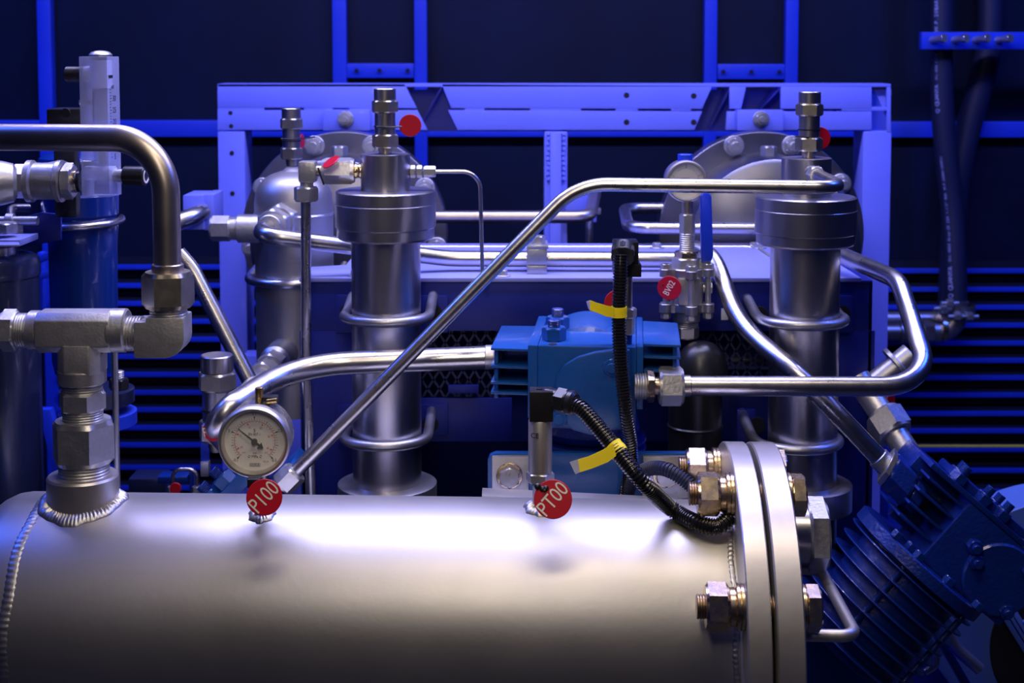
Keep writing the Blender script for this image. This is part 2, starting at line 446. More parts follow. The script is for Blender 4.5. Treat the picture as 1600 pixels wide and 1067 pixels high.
# raised clamp plates around the U-bolt holes
for (x0, y0, x1_, y1_) in ((525,461,560,520),(658,462,700,520),(528,632,560,700),(655,632,700,680),(1300,462,1332,520),(1152,640,1180,700),(700,602,748,615)):
    MB().pbox(x0, y0, x1_, y1_, CYF-.005, .006, .001).build('clamp_plate', M['navy'], cb)
for (hx, hy) in ((545,487),(677,488),(545,664),(672,663),(1187,492),(1316,490),(1183,665),(1312,668)):
    MB().cyl(at(hx, hy, CYF-.0055), Yv, 0, .004, .0125, seg=24).build('clamp_hole', M['shadowgap'], cb)  # black discs in place of the dark inside of each hole
# expanded metal mesh
def mesh_panel(x0, y0, x1, y1, Y, cw=.017, chh=.0135, w=.0016):
    mb = MB(); a = at(x0, y0, Y); b = at(x1, y1, Y); xa, xb = at(x0, (y0+y1)/2, Y).x, at(x1, (y0+y1)/2, Y).x
    za, zb_ = b.z, a.z; sl = chh*2/cw
    for sg in (1, -1):
        H = zb_-za; k = -int(H/sl/cw)-2
        n = int((xb-xa + H/sl*2)/cw)+3
        for i in range(-n, n):
            # line x = xs + sg*(z-za)/sl
            xs = xa + i*cw; t0, t1 = 0.0, H
            def xz(t): return xs + sg*t/sl
            if sg > 0: t0 = max(t0, (xa-xs)*sl); t1 = min(t1, (xb-xs)*sl)
            else: t0 = max(t0, (xs-xb)*sl); t1 = min(t1, (xs-xa)*sl)
            if t1-t0 < .003: continue
            p = V((xz(t0), Y, za+t0)); q = V((xz(t1), Y, za+t1)); d = (q-p).normalized(); nn = V((d.z, 0, -d.x))*w
            mb.prism([p-nn, p+nn, q+nn, q-nn], V((0, .002 if sg > 0 else .0017, 0)))
    return mb
mesh_panel(622, 517, 800, 622, CYF+.006).build('mesh_panel', M['mesh'], cb)
mesh_panel(1085, 517, 1232, 592, CYF+.006).build('mesh_panel', M['mesh'], cb)
mb = MB(); mb.pbox(1127, 482, 1138, 500, CYF-.001, .0015, .0003); mb.build('sticker', M['white'], cb)
# blue pipes seen through the mesh
mb = MB(); mb.tube([at(1060, 562, 2.17), at(1300, 562, 2.17)], .0165)
o = mb.build('coolant_pipe', M['steel']); tag(o, 'bright level pipe behind the diamond mesh, left of the right column', 'pipe')
mb = MB(); mb.tube([at(610, 545, 2.14), at(800, 545, 2.14)], .02)
for i in range(13):
    mb.cyl(at(600, 545, 2.14)+X*.012*i*1.25, X, 0, .004, .028)
o = mb.build('finned_cooler_pipe', M['navy']); tag(o, 'dark finned pipe behind the mesh between left column and blue head', 'pipe')

# ================================================================ back pipes
s = s_(2.45)
mb = MB(); Y1 = 2.42
mb.tube([at(655,339,Y1), at(922,339,Y1), at(930,300,Y1+.14)], 10*s_(Y1), .03)
o = mb.build('back_pipe', M['brown']); tag(o, 'level steel pipe ending in an upturned elbow at the centre post', 'pipe')
mb = MB(); mb.tube([at(921,330,Y1+.06), at(921,400,Y1+.06)], 6*s_(Y1))
o = mb.build('drain_tube', M['steel']); tag(o, 'short thin upright tube under the centre post bracket', 'tube')
t = thing('pipe_bracket', 'pale bolted steel bracket plate on the centre frame post', 'bracket', at(925,320,FY-.06))
mb = MB(); mb.pbox(884, 297, 929, 345, FY-.012, .01, .001); mb.pbox(925, 297, 932, 347, FY-.07, .058, .001); mb.build('plate', M['frame'], t)
for yy in (303, 331):
    mb = MB(); mb.hexn(at(932, yy, FY-.045), X, 0, .008, .008); mb.build('bolt', M['zinc'], t)
t = thing('loop_pipe', 'bent steel pipe loop left of the right drum', 'pipe', at(985,340,2.4))
mb = MB(); mb.tube([at(1045,325,2.58), at(975,325,2.58), at(982,356,2.34), at(1215,358,2.34)], 9.5*s_(2.36), .035); mb.build('tube', M['steel'], t)
mb = MB(); mb.tube([at(640,386.5,2.32), at(1180,386.5,2.32), at(1205,402,2.2)], 3.4*s_(2.32), .02)
mb.hexn(at(1181,386.5,2.32), X, -.01, .004, .009)
o = mb.build('capillary_tube', M['steel']); tag(o, 'very thin level tube just above the pale cabinet lid', 'tube')
# pipe across the lid, and the small clamp
PY_ = 2.06
t = thing('lid_pipe', 'long steel pipe crossing above the cabinet lid from the domed vessel', 'pipe', at(700,405,PY_))
mb = MB(); R_ = 12.5*s_(PY_)
mb.tube([at(440,346,2.14), at(396,366,1.99), at(548,385,2.02), at(700,404,PY_), at(1060,406,PY_)], R_, [.032,.2,.12]); mb.build('tube', M['steel'], t)
d_ = (at(404,363,2.0)-at(440,346,2.14)).normalized()
mb = MB(); mb.cyl(at(440,346,2.14), d_, .02, .08, .0185); mb.hexn(at(440,346,2.14), d_, -.012, .028, .029); mb.hexn(at(440,346,2.14), d_, .034, .062, .026); mb.build('nut', M['zinc'], t)
t = thing('pipe_clamp', 'square steel pipe clamp block on the cabinet lid, holding the long lid pipe', 'clamp', at(839,437,PY_-.02))
zc_ = zt+.006
p = at(839, 410, PY_); ca = p.z; 
MB().bx(at(823,405,PY_).x, at(854,405,PY_).x, PY_-.03, PY_+.03, zc_, ca, .002).build('lower_block', M['zinc'], t)
MB().bx(at(823,405,PY_).x, at(854,405,PY_).x, PY_-.03, PY_+.03, ca+.0008, ca+.024, .002).build('upper_block', M['zinc'], t)
MB().bx(at(823,405,PY_).x, at(856,405,PY_).x, PY_-.031, PY_+.031, ca+.024, ca+.029, .001).build('top_plate', M['zinc'], t)
MB().hexn((at(840,405,PY_).x, PY_-.008, ca+.029), Z, 0, .012, .011).build('bolt', M['zinc'], t)

# ================================================================ hoses at the right
HY = WY-.13
def hose(pts, r, label, txt=None):
    t = thing('rubber_hose', label, 'hose', pts[-1])
    P_ = smooth_path(pts, .01)
    MB().sweep(P_, r, 28).build('hose_body', M['hose'], t)
    if txt:
        mb = MB(); off, words = txt
        L = 0; cum = [0]
        for i in range(1, len(P_)): cum.append(cum[-1]+(P_[i]-P_[i-1]).length)
        def s_at(py):
            z = at(1480, py, HY).z; k = min(range(len(P_)), key=lambda q: abs(P_[q].z-z)); return cum[k] + (P_[k].z-z)
        for (wd, y0, y1) in words:
            # lettering reads upward along the hose, each letter laid on the surface
            s0 = s_at(y0); adv = (s0-s_at(y1))/len(wd); size = min(adv/.62, .0125 if 'QUAN' not in wd else .015)
            for j, ch in enumerate(wd):
                q = s0 - j*adv
                if ch == ' ' or q < 0 or q > cum[-1]: continue
                i = min(range(len(cum)), key=lambda k: abs(cum[k]-q)); i = max(1, min(i, len(P_)-2))
                d = (P_[i+1]-P_[i-1]).normalized(); c = P_[i] + d*(q-cum[i])
                side = Yv.cross(d).normalized(); A = math.radians(off)
                nrm = (-Yv*math.cos(A) + side*math.sin(A)).normalized()
                xd = -d; yd = nrm.cross(xd).normalized()
                mb.text(ch, c + nrm*(r+.0004), size, xd, yd, .0002)
        mb.build('printed_text', M['hosetext'], t)
    return t
r1 = 17.5*s_(HY, 300)
pts = [at(1472,-60,HY), at(1471,60,HY), at(1472,150,HY), at(1478,240,HY), at(1487,320,HY), at(1492,400,HY-.01), at(1494,490,HY-.02)]
W_ = [('W.P.20BAR/300PSI', 46, -40), ('OIL HOSE 1-1/2"', 122, 80), ('Q QUANYA', 172, 129), ('1-1/2" MAX. W.P.20BAR/300PSI', 330, 240), ('OIL HOSE Grap-20 25A', 403, 334), ('Q QUANYA', 458, 410)]
hoseA = hose(pts, r1, 'dark rubber oil hose with pale printed lettering, hanging in front of the second hose', (42, W_))
hose([at(1548,-60,HY+.06), at(1546,60,HY+.06), at(1532,130,HY+.065), at(1513,200,HY+.07), at(1497,280,HY+.07), at(1490,360,HY+.075), at(1484,500,HY+.08)], 20*s_(HY), 'plain dark rubber hose crossing behind the printed hose')
t = thing('screw_rail', 'blue steel rail with four protruding screws, mounted across the two hoses', 'rail', at(1540,64,HY-.05))
mb = MB(); mb.pbox(1440, 50, 1720, 77, HY-.055, .02, .001); mb.build('rail', M['blue'], t)
for i, px in enumerate((1457, 1491, 1524, 1559)):
    mb = MB(); d = V((.45,-1,.10)).normalized(); o_ = at(px, 62.5, HY-.055); mb.cyl(o_, d, -.01, .034, .0075); mb.hexn(o_, d, .030, .04, .010)
    mb.build('screw', M['zinc'], t)
for px in (1495,):
    pass
# hose clamp + elbow fitting
HF = HY-.03
t = thing('hose_elbow', 'silver cast pipe elbow joining the printed hose to the level pipes', 'pipe fitting', at(1490,520,HF))
s = s_(HF,500)
mb = MB(); mb.tube([at(1496,470,HF), at(1494,519,HF), at(1440,517,HF)], 17*s, .045); mb.build('elbow', M['dull'], t)
mb = MB(); o_ = at(1440,517,HF); mb.hexn(o_, X, -.0, .024, 21*s); mb.build('nut', M['dull'], t)
mb = MB(); mb.cyl(at(1472,512,HF), X, -.006, .006, 22*s); mb.build('gold_ring', M['gold'], t, label='yellowish ring')
mb = MB(); mb.tube([at(1330,518,HF), at(1440,518,HF)], 14*s); mb.cyl(at(1418,518,HF), X, -.02, .02, 18*s); mb.build('tube', M['dull'], t)
mb = MB(); mb.tube([at(1330,498,HF+.06), at(1482,498,HF+.06)], 12*s); mb.build('rear_tube', M['dull'], t)
t = thing('hose_clamp', 'small bolted hose clamp around the foot of the printed hose', 'clamp', at(1497,480,HF))
c_ = at(1499,484,HF+.01)
mb = MB(); mb.lathe(c_, Z, [(-.012, 23*s), (-.012, 24.5*s), (.012, 24.5*s), (.012, 23*s)], 40, cap=False); mb.build('band', M['dull'], t)
for dx, dz in ((-.05, .01), (-.018, -.008), (.01, -.008), (-.035, .022)):
    p = c_ + V((dx, -.04, dz)); mb = MB(); mb.hexn(p, X, -.008, .008, .010); mb.cyl(p, X, -.02, .02, .005); mb.build('bolt', M['zinc'], t)
# ================================================================ COLUMNS
QY = 1.90
def vpart(mb, px, ref, Y, prof, seg=64):
    """lathe on an upright axis through photo pixel (px, ref); prof = [(py, r_px)]"""
    b = at(px, ref, Y); z0 = b.z
    mb.lathe(V((b.x, Y, z0)), Z, [(at(px, py, Y).z - z0, r*s_(Y, 400)) for py, r in sorted(prof, key=lambda q: -q[0])], seg)
    return mb
def axis(px, ref, Y, py): b = at(px, ref, Y); return V((b.x, Y, at(px, py, Y).z))
def column(px, top, flange_y, label):
    """px = axis at y 400; body from flange_y down"""
    t = thing('column_vessel', label, 'pressure vessel', axis(px, 400, QY, 780))
    sp = s_(QY)
    def st(name, prof, m, seg=72, lab=None):
        return vpart(MB(), px, 400, QY, prof, seg).build(name, m, t, ang=28)
    f = flange_y
    st('head_block', [(top, 36), (top+1, 38.5), (f+8, 38.5)], M['turn'])
    st('cover_ring', [(f, 74), (f+2, 77.5), (f+20, 77.5), (f+21, 75)], M['turn'])
    st('flange', [(f+20, 77), (f+21, 78.5), (f+56, 78.5), (f+58, 76), (f+72, 76), (f+75, 73)], M['turn'])
    st('body', [(f+70, 54), (790, 54)], M['turn'])
    st('base_flange', [(752, 74), (754, 78), (790, 78)], M['dull'])
    return t
col1 = column(603, 240, 297, 'upright turned steel column with wide flanged head, left of the blue compressor head')
col2 = column(1258, 246, 306, 'upright turned steel column with wide flanged head, right of the blue compressor head')
# the second column stands in a wide dark cup
c_ = axis(1258, 400, QY, 790)
mb = MB(); vpart(mb, 1258, 400, QY, [(766, 55), (766, 70), (850, 70), (850, 55)], 64)
o = mb.build('column_cup', M['dkvessel']); tag(o, 'dark blue ring-shaped stand around the foot of the right column', 'stand')
mb = MB(); vpart(mb, 1258, 400, QY, [(785, 54), (860, 54)], 64); mb.build('lower_body', M['turn'], col2)

# U-bolts round the columns
def ubolt(px, py, label, tilt=8):
    t = thing('u_bolt', label, 'u-bolt', axis(px, 400, QY, py), None, 'U-bolts holding the two columns')
    s = s_(QY); r = 66*s; c = axis(px, 400, QY, py-8)
    pts = []
    pts.append(V((c.x-r, CYF+.004, c.z+.010))); pts.append(V((c.x-r, QY+.03, c.z)))
    for k in range(0, 25):
        a = PI + PI*k/24; pts.append(V((c.x+r*math.cos(a), QY+r*math.sin(a)*.98, c.z)))
    pts.append(V((c.x+r, QY+.03, c.z))); pts.append(V((c.x+r, CYF+.004, c.z+.010)))
    MB().sweep(smooth_path(pts, .006), 8*s, 20).build('rod', M['dull'], t)
    return t
ubolt(604, 500, 'steel U-bolt round the left column, the upper of its two')
ubolt(601, 688, 'steel U-bolt round the left column, the lower of its two')
ubolt(1254, 505, 'steel U-bolt round the right column, the upper of its two')
ubolt(1248, 694, 'steel U-bolt round the right column, the lower of its two')

# ---- relief valves
def relief(p, label, Y, scale=1.0, m='olive'):
    """p = foot of the valve"""
    t = thing('relief_valve', label, 'relief valve', p, None, None)
    k = .00088*scale
    MB().lathe(p, Z, [(0, 9*k), (10*k, 11*k), (14*k, 11*k)], 32).build('neck', M[m], t)
    MB().hexn(p, Z, 12*k, 33*k, 21*k, u=V((1,.35,0))).build('lower_hex', M[m], t)
    MB().cyl(p, Z, 33*k, 66*k, 16*k).build('body', M['turn' if m == 'olive' else m], t)
    MB().hexn(p, Z, 66*k, 85*k, 21*k, u=V((1,.35,0))).build('upper_hex', M[m], t)
    MB().cyl(p, Z, 85*k, 103*k, 17*k).build('cap', M['turn' if m == 'olive' else m], t)
    MB().lathe(p, Z, [(44*k, 16*k), (44*k, 17.3*k), (46*k, 17.3*k), (46*k, 16*k)], 32).build('tie', M['black'], t)
    return t
rv1 = relief(axis(603,400,QY,243), 'steel and olive relief valve on top of the left column, beside a red tag', QY)
b_ = axis(1258,400,QY,248); rv = dup(rv1, V((b_.x+.003, b_.y, b_.z)), 'steel and olive relief valve on top of the right column, beside a red tag')
rv = dup(rv1, at(456, 259, 2.10), 'steel and olive relief valve on the domed vessel, next to the left column', scale=.86*2.1/1.9)
rv = dup(rv1, at(341, 704, 1.78), 'large dark relief valve standing apart low beside the front gauge', scale=1.38)
# ---- red tags
def redtag(name_lab, c, r, nrm, txt=None, rot=0, tsize=.02, tiep=None, wx=.8, txtoff=(0,0)):
    t = thing('identification_tag', name_lab, 'tag', c)
    nrm = V(nrm).normalized(); xd = Z.cross(nrm).normalized(); yd = nrm.cross(xd)
    MB().lathe(c, nrm, [(-.0008, r-.0006), (-.0004, r), (.0004, r), (.0008, r-.0006)], 56).build('disc', M['red'], t)
    if txt:
        MB().text(txt, c + nrm*.001 + xd*txtoff[0] + yd*txtoff[1], tsize, xd, yd, .00015, rot, wx).build('lettering', M['white'], t)
    if tiep:
        MB().tube([V(q) for q in tiep], .0012, .004, 10).build('tie', M['black'], t)
    return t
s = s_(QY-.02, 200)
redtag('plain round red tag tied to the relief valve on the left column', at(641,196,QY-.012), 17.5*s, (0,-1,0), tiep=[at(588,198,QY-.02), at(604,199,QY-.022), at(628,198,QY-.018)])
redtag('plain round red tag behind the relief valve on the right column', at(1281,216,QY+.015), 18*s, (.2,-1,0), tiep=[at(1243,213,QY-.02), at(1262,215,QY-.02), at(1272,214,QY+.010)])
redtag('red tag seen nearly edge-on behind the relief valve on the domed vessel', at(472,221,2.12), 13*s, (1,-.16,0), tiep=[at(439,217,2.08), at(457,218,2.075), at(492,214,2.11)])

# ---- fittings on the left column head
t = thing('elbow_connector', 'silver elbow fitting with hex coupling on the left side of the left column head', 'pipe fitting', at(520,268,QY))
hd = at(603,267,QY); L = lambda px: at(px,267,QY).x - hd.x
MB().thread(hd, X, L(567), L(552), 12*s).build('thread', M['gold'], t)
MB().hexn(hd, X, L(554), L(504), 21.5*s, u=V((0,-.25,1))).build('hex_coupling', M['zinc'], t)
MB().cyl(hd, X, L(504), L(490), 9*s).build('neck', M['olive'], t)
c_ = at(479,268,QY)
mb = MB(); mb.box(c_+X*.002, (28*s, 28*s, 34*s), bev=.004); mb.cyl(c_, -Z, .012, .026, 10.5*s); mb.build('elbow_body', M['zinc'], t)
MB().hexn(at(478,280,QY), -Z, .010, .030, 20*s, u=V((1,.4,0))).build('nut', M['zinc'], t)
MB().tube([at(478,300,QY), at(478,560,QY), at(486,790,QY-.03)], 8.2*s, .3).build('riser_tube', M['steel'], t)
t = redtag('red tag leaning on the hex coupling of the left column elbow', at(517,253,QY-.035), 15*s, (-.5,-.35,.8), tiep=[at(497,262,QY-.03), at(500,272,QY-.03), at(506,288,QY-.02)])

t = thing('capillary_line', 'thin steel tube looping down from the right side of the left column head', 'tube', at(700,268,QY))
hd = at(640,268,QY); L = lambda px: at(px,268,QY).x - hd.x
MB().hexn(hd, X, L(641), L(649), 10*s).build('fitting_collar', M['zinc'], t)
MB().hexn(hd, X, L(651), L(660), 10*s).build('fitting_ring', M['zinc'], t)
MB().hexn(hd, X, L(662), L(681), 9*s).build('nut', M['zinc'], t)
MB().tube([at(680,268,QY), at(750,268,QY), at(754,440,QY+.02)], 3.2*s, .025, 12).build('tube', M['steel'], t)

# ---- domed vessel left of the left column
DY = 2.20
t = thing('domed_vessel', 'silver vertical vessel with rounded dome top between frame post and left column', 'pressure vessel', axis(459,400,DY,560))
mb = MB(); vpart(mb, 460, 400, DY, [(262,12),(266,16),(268,22),(272,34),(278,45),(288,54),(300,59),(316,61),(330,61),(640,60)], 72)
mb.build('shell', M['tank'], t, ang=50)
mb = MB(); vpart(mb, 460, 400, DY, [(330,60.5),(333,62.5),(336,60.5)], 72); mb.build('weld_seam', M['weld'], t)
s = s_(DY)
mb = MB(); mb.cyl(at(446,346,DY-.04), V((-.25,-1,.0)), 0, .045, 22*s); mb.build('side_boss', M['dull'], t)
mb = MB(); o_ = at(392,357,DY-.03); mb.cyl(o_, -X, -.03, .02, 22*s); mb.thread(o_, -X, .02, .034, 18*s); mb.hexn(o_, -X, .030, .062, 20*s); mb.cyl(o_, -X, .06, .064, 12*s, c=.003); mb.build('plug', M['zinc'], t)
mb = MB(); o_ = at(432,600,DY-.1); mb.cyl(at(432,420,DY-.035), V((.0,-1,.3)), 0, .001, .001); mb.build('nipple', M['zinc'], t)
t = thing('u_bolt', 'steel U-bolt round the lower body of the domed vessel', 'u-bolt', axis(438,400,DY,436), None, None)
c_ = axis(459,400,DY,433); r = 69*s
pts = [V((c_.x-r, DY+.09, c_.z+.006))]+[V((c_.x+r*math.cos(PI+PI*k/20), DY+r*math.sin(PI+PI*k/20), c_.z)) for k in range(21)]+[V((c_.x+r, DY+.09, c_.z+.006))]
MB().sweep(smooth_path(pts, .006), 7*s, 18).build('rod', M['steel'], t)

# ---- right column head: nut where diagonal pipe enters
# ================================================================ FOREGROUND THIN PIPES
t = thing('diagonal_pipe', 'long thin polished tube climbing diagonally from behind the front gauge, then level', 'pipe', at(450,745,1.70))
A0, A1, A2, A3 = at(452,747,1.70), at(902,287.5,1.74), at(1318,293.5,1.70), at(1268,270,1.862)
MB().tube([A0, A1, A2, A3], 11.3*s_(1.70), [.09, .03]).build('tube', M['steel'], t)
d = (A3-A2).normalized()
MB().hexn(A3, d, -.034, -.014, 15*s_(1.86), u=V((0,.3,1))).build('upper_nut', M['zinc'], t)
MB().cyl(A3, d, -.016, .01, 10*s_(1.86)).build('upper_sleeve', M['zinc'], t)
d = (A0-A1).normalized()
MB().hexn(A0, d, -.012, .014, 21*s_(1.7)).build('lower_nut', M['zinc'], t)
MB().hexn(A0, d, .017, .034, 23*s_(1.7)).build('lower_fitting', M['castblue'], t, label='blue painted hex fitting')

t = thing('feed_pipe', 'thick steel tube running into the left of the blue head, bent down at left', 'pipe', at(600,562,1.78))
sp = s_(1.78, 560)
F0, F1, F2, F3, F4 = at(770,558,1.79), at(462,570,1.79), at(325,657,1.63), at(376,716,1.82), at(430,785,1.90)
MB().sweep(fillet([F0, F1, F2, F3, F4], [.12, .022, .05]), 18*sp, 28).build('tube', M['steel'], t)
MB().cyl(F0, -X, -.012, .010, 19*sp).build('collar', M['zinc'], t)

t = thing('outlet_pipe', 'polished tube leaving the right of the blue head and bending up at right', 'pipe', at(1200,603,1.72))
sp = s_(1.72, 600); OY = 1.72
G = [at(1068,603,OY), at(1452,604,OY), at(1448,560,OY+.01), at(1398,448,1.86), at(1300,392,2.05)]
G = [at(1068,603,OY), at(1458,604,OY+.0), at(1404,438,1.88), at(1290,388,2.06)]
MB().tube(G, 15.5*sp, [.062, .07], 28).build('tube', M['steel'], t)
hd = at(1004,603,OY); L = lambda px: at(px,603,OY).x - hd.x
MB().thread(hd, X, L(990), L(1010), 21*sp, pitch=.003).build('thread', M['zinc'], t)
MB().hexn(hd, X, L(1010), L(1022), 26*sp, u=V((0,-.5,1))).build('lock_nut', M['gold'], t)
MB().cyl(hd, X, L(1022), L(1032), 15*sp).build('neck', M['gold'], t)
MB().hexn(hd, X, L(1029), L(1067), 31*sp, u=V((0,-.25,1))).build('union_nut', M['zinc'], t)
MB().cyl(hd, X, L(1067), L(1079), 17*sp).build('sleeve', M['steel'], t)

t = thing('crossing_pipe', 'curved steel tube sloping down from the ball valve to the tilted compressor', 'pipe', at(1250,590,1.85))
sp = s_(1.85, 600)
H = [at(1085,388,2.02), at(1116,408,1.98), at(1160,505,1.90), at(1262,600,1.80), at(1392,735,1.78)]
MB().sweep(smooth_path(H, .01), 14.5*sp, 28).build('tube', M['steel'], t)
d = (H[4]-H[3]).normalized()
MB().cyl(H[4], d, -.024, -.004, 17*sp).build('sleeve', M['zinc'], t)
MB().hexn(H[4], d, -.01, -.002, 30*sp, u=V((.5,-.2,1))).build('nut_face', M['zinc'], t)
MB().hexn(H[4], d, -.003, .034, 30*sp, u=V((.5,-.2,1))).build('union_nut', M['castblue'], t, label='blue painted hex nut')
MB().hexn(H[4], d, .036, .052, 25*sp, u=V((.5,-.2,1))).build('end_fitting', M['castblue'], t, label='blue painted hex fitting')

# second fat pipe behind, into the compressor head
t = thing('head_pipe', 'short thick pale pipe with hex nut entering the tilted compressor head', 'pipe', at(1410,690,1.90))
KY = 1.88; sp = s_(KY, 650)
K0, K1, K2 = at(1352,608,KY+.04), at(1392,668,KY), at(1442,744,KY-.05)
MB().sweep(smooth_path([at(1340,590,KY+.05), K0, K1, K2], .01), 20*sp, 28).build('tube', M['zinc'], t)
d = (K2-K0).normalized()
MB().hexn(K1, d, -.022, .012, 33*sp, u=V((.5,-.6,1))).build('union_nut', M['zinc'], t)
t = thing('branch_pipe', 'short pale cylinder with a clamp slanting up behind the bend of the outlet tube', 'pipe', at(1395,565,1.98))
b0, b1 = at(1362,605,1.98), at(1432,548,1.98)
MB().cyl(b0, b1-b0, 0, (b1-b0).length*.9, 20*s_(1.98)).build('tube', M['zinc'], t)
d = (b1-b0).normalized(); MB().cyl(b0, d, .045, .052, 33*s_(1.98)).build('clamp', M['zinc'], t)
redtag('red tag mostly hidden beneath the bend of the outlet tube', at(1392,625,1.96), 12*s_(1.96), (.7,-.7,.1))

# left diagonal pipe
t = thing('brace_pipe', 'steel tube slanting down from the frame bracket to the domed vessel foot', 'pipe', at(340,500,2.0))
MB().tube([at(255,356,2.28), at(298,340,2.29), at(316,330,2.33)], 14*s_(2.3), .06).build('stub', M['steel'], t)
MB().tube([at(278,395,1.98), at(300,420,1.98), at(398,610,1.95)], 12.5*s_(1.97), .1).build('tube', M['steel'], t)
t = thing('pipe_bracket', 'pale square clamp holding the pipe stub at the left frame post', 'bracket', at(312,332,2.45))
mb = MB(); mb.pbox(286, 305, 318, 359, 2.32, .08, .002); mb.pbox(318, 304, 334, 360, 2.33, .08, .002); mb.build('block', M['frame'], t)
mb = MB(); d = V((1,-.1,.9)).normalized(); o_ = at(398,600,2.0)
t = thing('union_elbow', 'silver hex union rising from the feed pipe to the domed vessel', 'pipe fitting', at(425,575,1.98))
u0, u1 = at(372,628,1.86), at(442,552,2.14); d = (u1-u0).normalized(); LL = (u1-u0).length
MB().cyl(u0, d, 0, LL, 14*s_(2.0)).build('tube', M['zinc'], t)
MB().hexn(u0, d, LL*.50, LL*.62, 22*s_(2.0)).build('nut', M['zinc'], t)
MB().hexn(u0, d, LL*.66, LL*.78, 24*s_(2.0)).build('nut', M['zinc'], t)
MB().cyl(u0, d, LL*.78, LL*1.02, 26*s_(2.0), c=.006).build('boss', M['dull'], t)
# ================================================================ PRESSURE VESSEL (foreground)
TR = .1365; FR = .2025; TH = .646; TY = 1.56; YAW = math.radians(-2.3)
tank = thing('horizontal_vessel', 'large satin stainless horizontal vessel filling the bottom of the photo', 'pressure vessel', (0, TY, CZ-TH), Matrix.Rotation(YAW, 3, 'Z'))
TM = WM[tank.name]; TI = TM.inverted()
def on_tank(px, py, clear=0.0):
    o = TI @ V((0, 0, CZ)); p = TI @ at(px, py, 1.5); d = (p-o).normalized(); R = TR+clear
    a_ = d.y**2+d.z**2; b_ = 2*(o.y*d.y+o.z*d.z); c_ = o.y**2+o.z**2-R*R; D = max(b_*b_-4*a_*c_, 0)
    return TM @ (o + d*((-b_-math.sqrt(D))/(2*a_)))
O0 = V((0,0,0))
XL = -.533
prof = []
for i in range(11):
    a_ = PI/2*i/10; prof.append((XL-.03-.068*math.cos(a_), TR*math.sin(a_)))
prof += [(XL, TR), (.243, TR)]
MB().lathe(O0, X, prof, 128).build('shell', M['tank'], tank, local=True, ang=50)
# circumferential weld of overlapping ripples
def ripple_ring(o, d, R, h, w, n, ph=0.0, seg=6):
    mb = MB(); d = V(d).normalized(); u, w_ = frame_of(d); vs = []; fs = []
    N = n*4
    for k in range(N):
        a = 2*PI*k/N; q = .86+.14*math.sin(2*PI*k/4+.7) + random.uniform(-.05, .05); wo = .0012*math.sin(a*9)+random.uniform(-.0004,.0004)
        for j in range(seg+1):
            b = PI*j/seg; rr = R - .0012 + h*q*math.sin(b)
            vs.append(V(o) + d*(wo + w*math.cos(b)) + (u*math.cos(a)+w_*math.sin(a))*rr)
    for k in range(N):
        k2 = (k+1) % N
        for j in range(seg): fs.append((k*(seg+1)+j, k2*(seg+1)+j, k2*(seg+1)+j+1, k*(seg+1)+j+1))
    return mb.add(vs, fs)
ripple_ring(O0+X*XL, X, TR, .0024, .0072, 130).build('weld_seam', M['weld'], tank, local=True, ang=60)
ripple_ring(O0+X*.238, X, TR, .0022, .004, 150).build('weld_seam', M['weld'], tank, local=True, ang=60)
# flange
mb = MB(); mb.lathe(O0, X, [(.242, .12), (.242, FR-.001), (.2432, FR), (.2648, FR), (.266, FR-.0012), (.266, .12)], 144)
mb.build('flange', M['flange'], tank, local=True)
MB().cyl(O0, X, .266, .2712, .150).build('gasket', M['black'], tank, local=True)
# bar along the rear of the vessel top
p0, p1 = at(753, 772, 1.64), at(1132, 772, 1.60)
mb = MB(); mb.prism([V((p0.x,1.665,p0.z)), V((p1.x,1.62,p0.z)), V((p1.x,1.59,p0.z)), V((p0.x,1.635,p0.z))], V((0,0,-.006)), .0006)
mb.build('rear_ledge', M['flange'], tank)
# sockets welded on the top
sk = axis(129, 740, 1.57, 740); s5 = s_(1.57, 740)
zt5 = at(129, 741, 1.57).z
mb = MB(); mb.lathe(V((sk.x, sk.y, zt5)), -Z, [(0, 40*s5), (0, 52*s5), (.0025, 54.5*s5), (.075, 55.5*s5)], 72); mb.build('pipe_socket', M['flange'], tank)
def saddle_weld(c, r, h, w, n=70):
    """ripple weld where an upright socket meets the round shell"""
    vs = []; fs = []; seg = 6; N = n*4; ci = TI @ V(c)
    for k in range(N):
        a = 2*PI*k/N; q = .9+.1*math.sin(2*PI*k/4)+random.uniform(-.04,.04)
        for j in range(seg+1):
            b = PI/2*j/seg; rr = r + w*math.sin(b)*(1+.12*math.sin(a*7)+.05*math.sin(a*17)); lx = ci.x+rr*math.cos(a); ly = ci.y+rr*math.sin(a)
            zz = math.sqrt(max(TR**2-ly**2, 0)) - .001 + h*q*math.cos(b)
            vs.append(TM @ V((lx, ly, zz)))
    for k in range(N):
        k2 = (k+1) % N
        for j in range(seg): fs.append((k*(seg+1)+j, k2*(seg+1)+j, k2*(seg+1)+j+1, k*(seg+1)+j+1))
    return MB().add(vs, fs)
saddle_weld(sk, 55*s5, .008, .010).build('socket_weld', M['weld'], tank, ang=60)
sg = axis(409, 770, 1.535, 760); sp2 = axis(846, 770, 1.545, 752)
MB().cyl(sg, -Z, -.003, .06, 10*s5).build('gauge_socket', M['flange'], tank)
saddle_weld(sg, 10*s5, .006, .008, 20).build('socket_weld', M['weld'], tank, ang=60)
MB().cyl(sp2, -Z, 0, .06, 13.5*s5).build('sensor_socket', M['flange'], tank)
saddle_weld(sp2, 13.5*s5, .008, .010, 24).build('socket_weld', M['weld'], tank, ang=60)
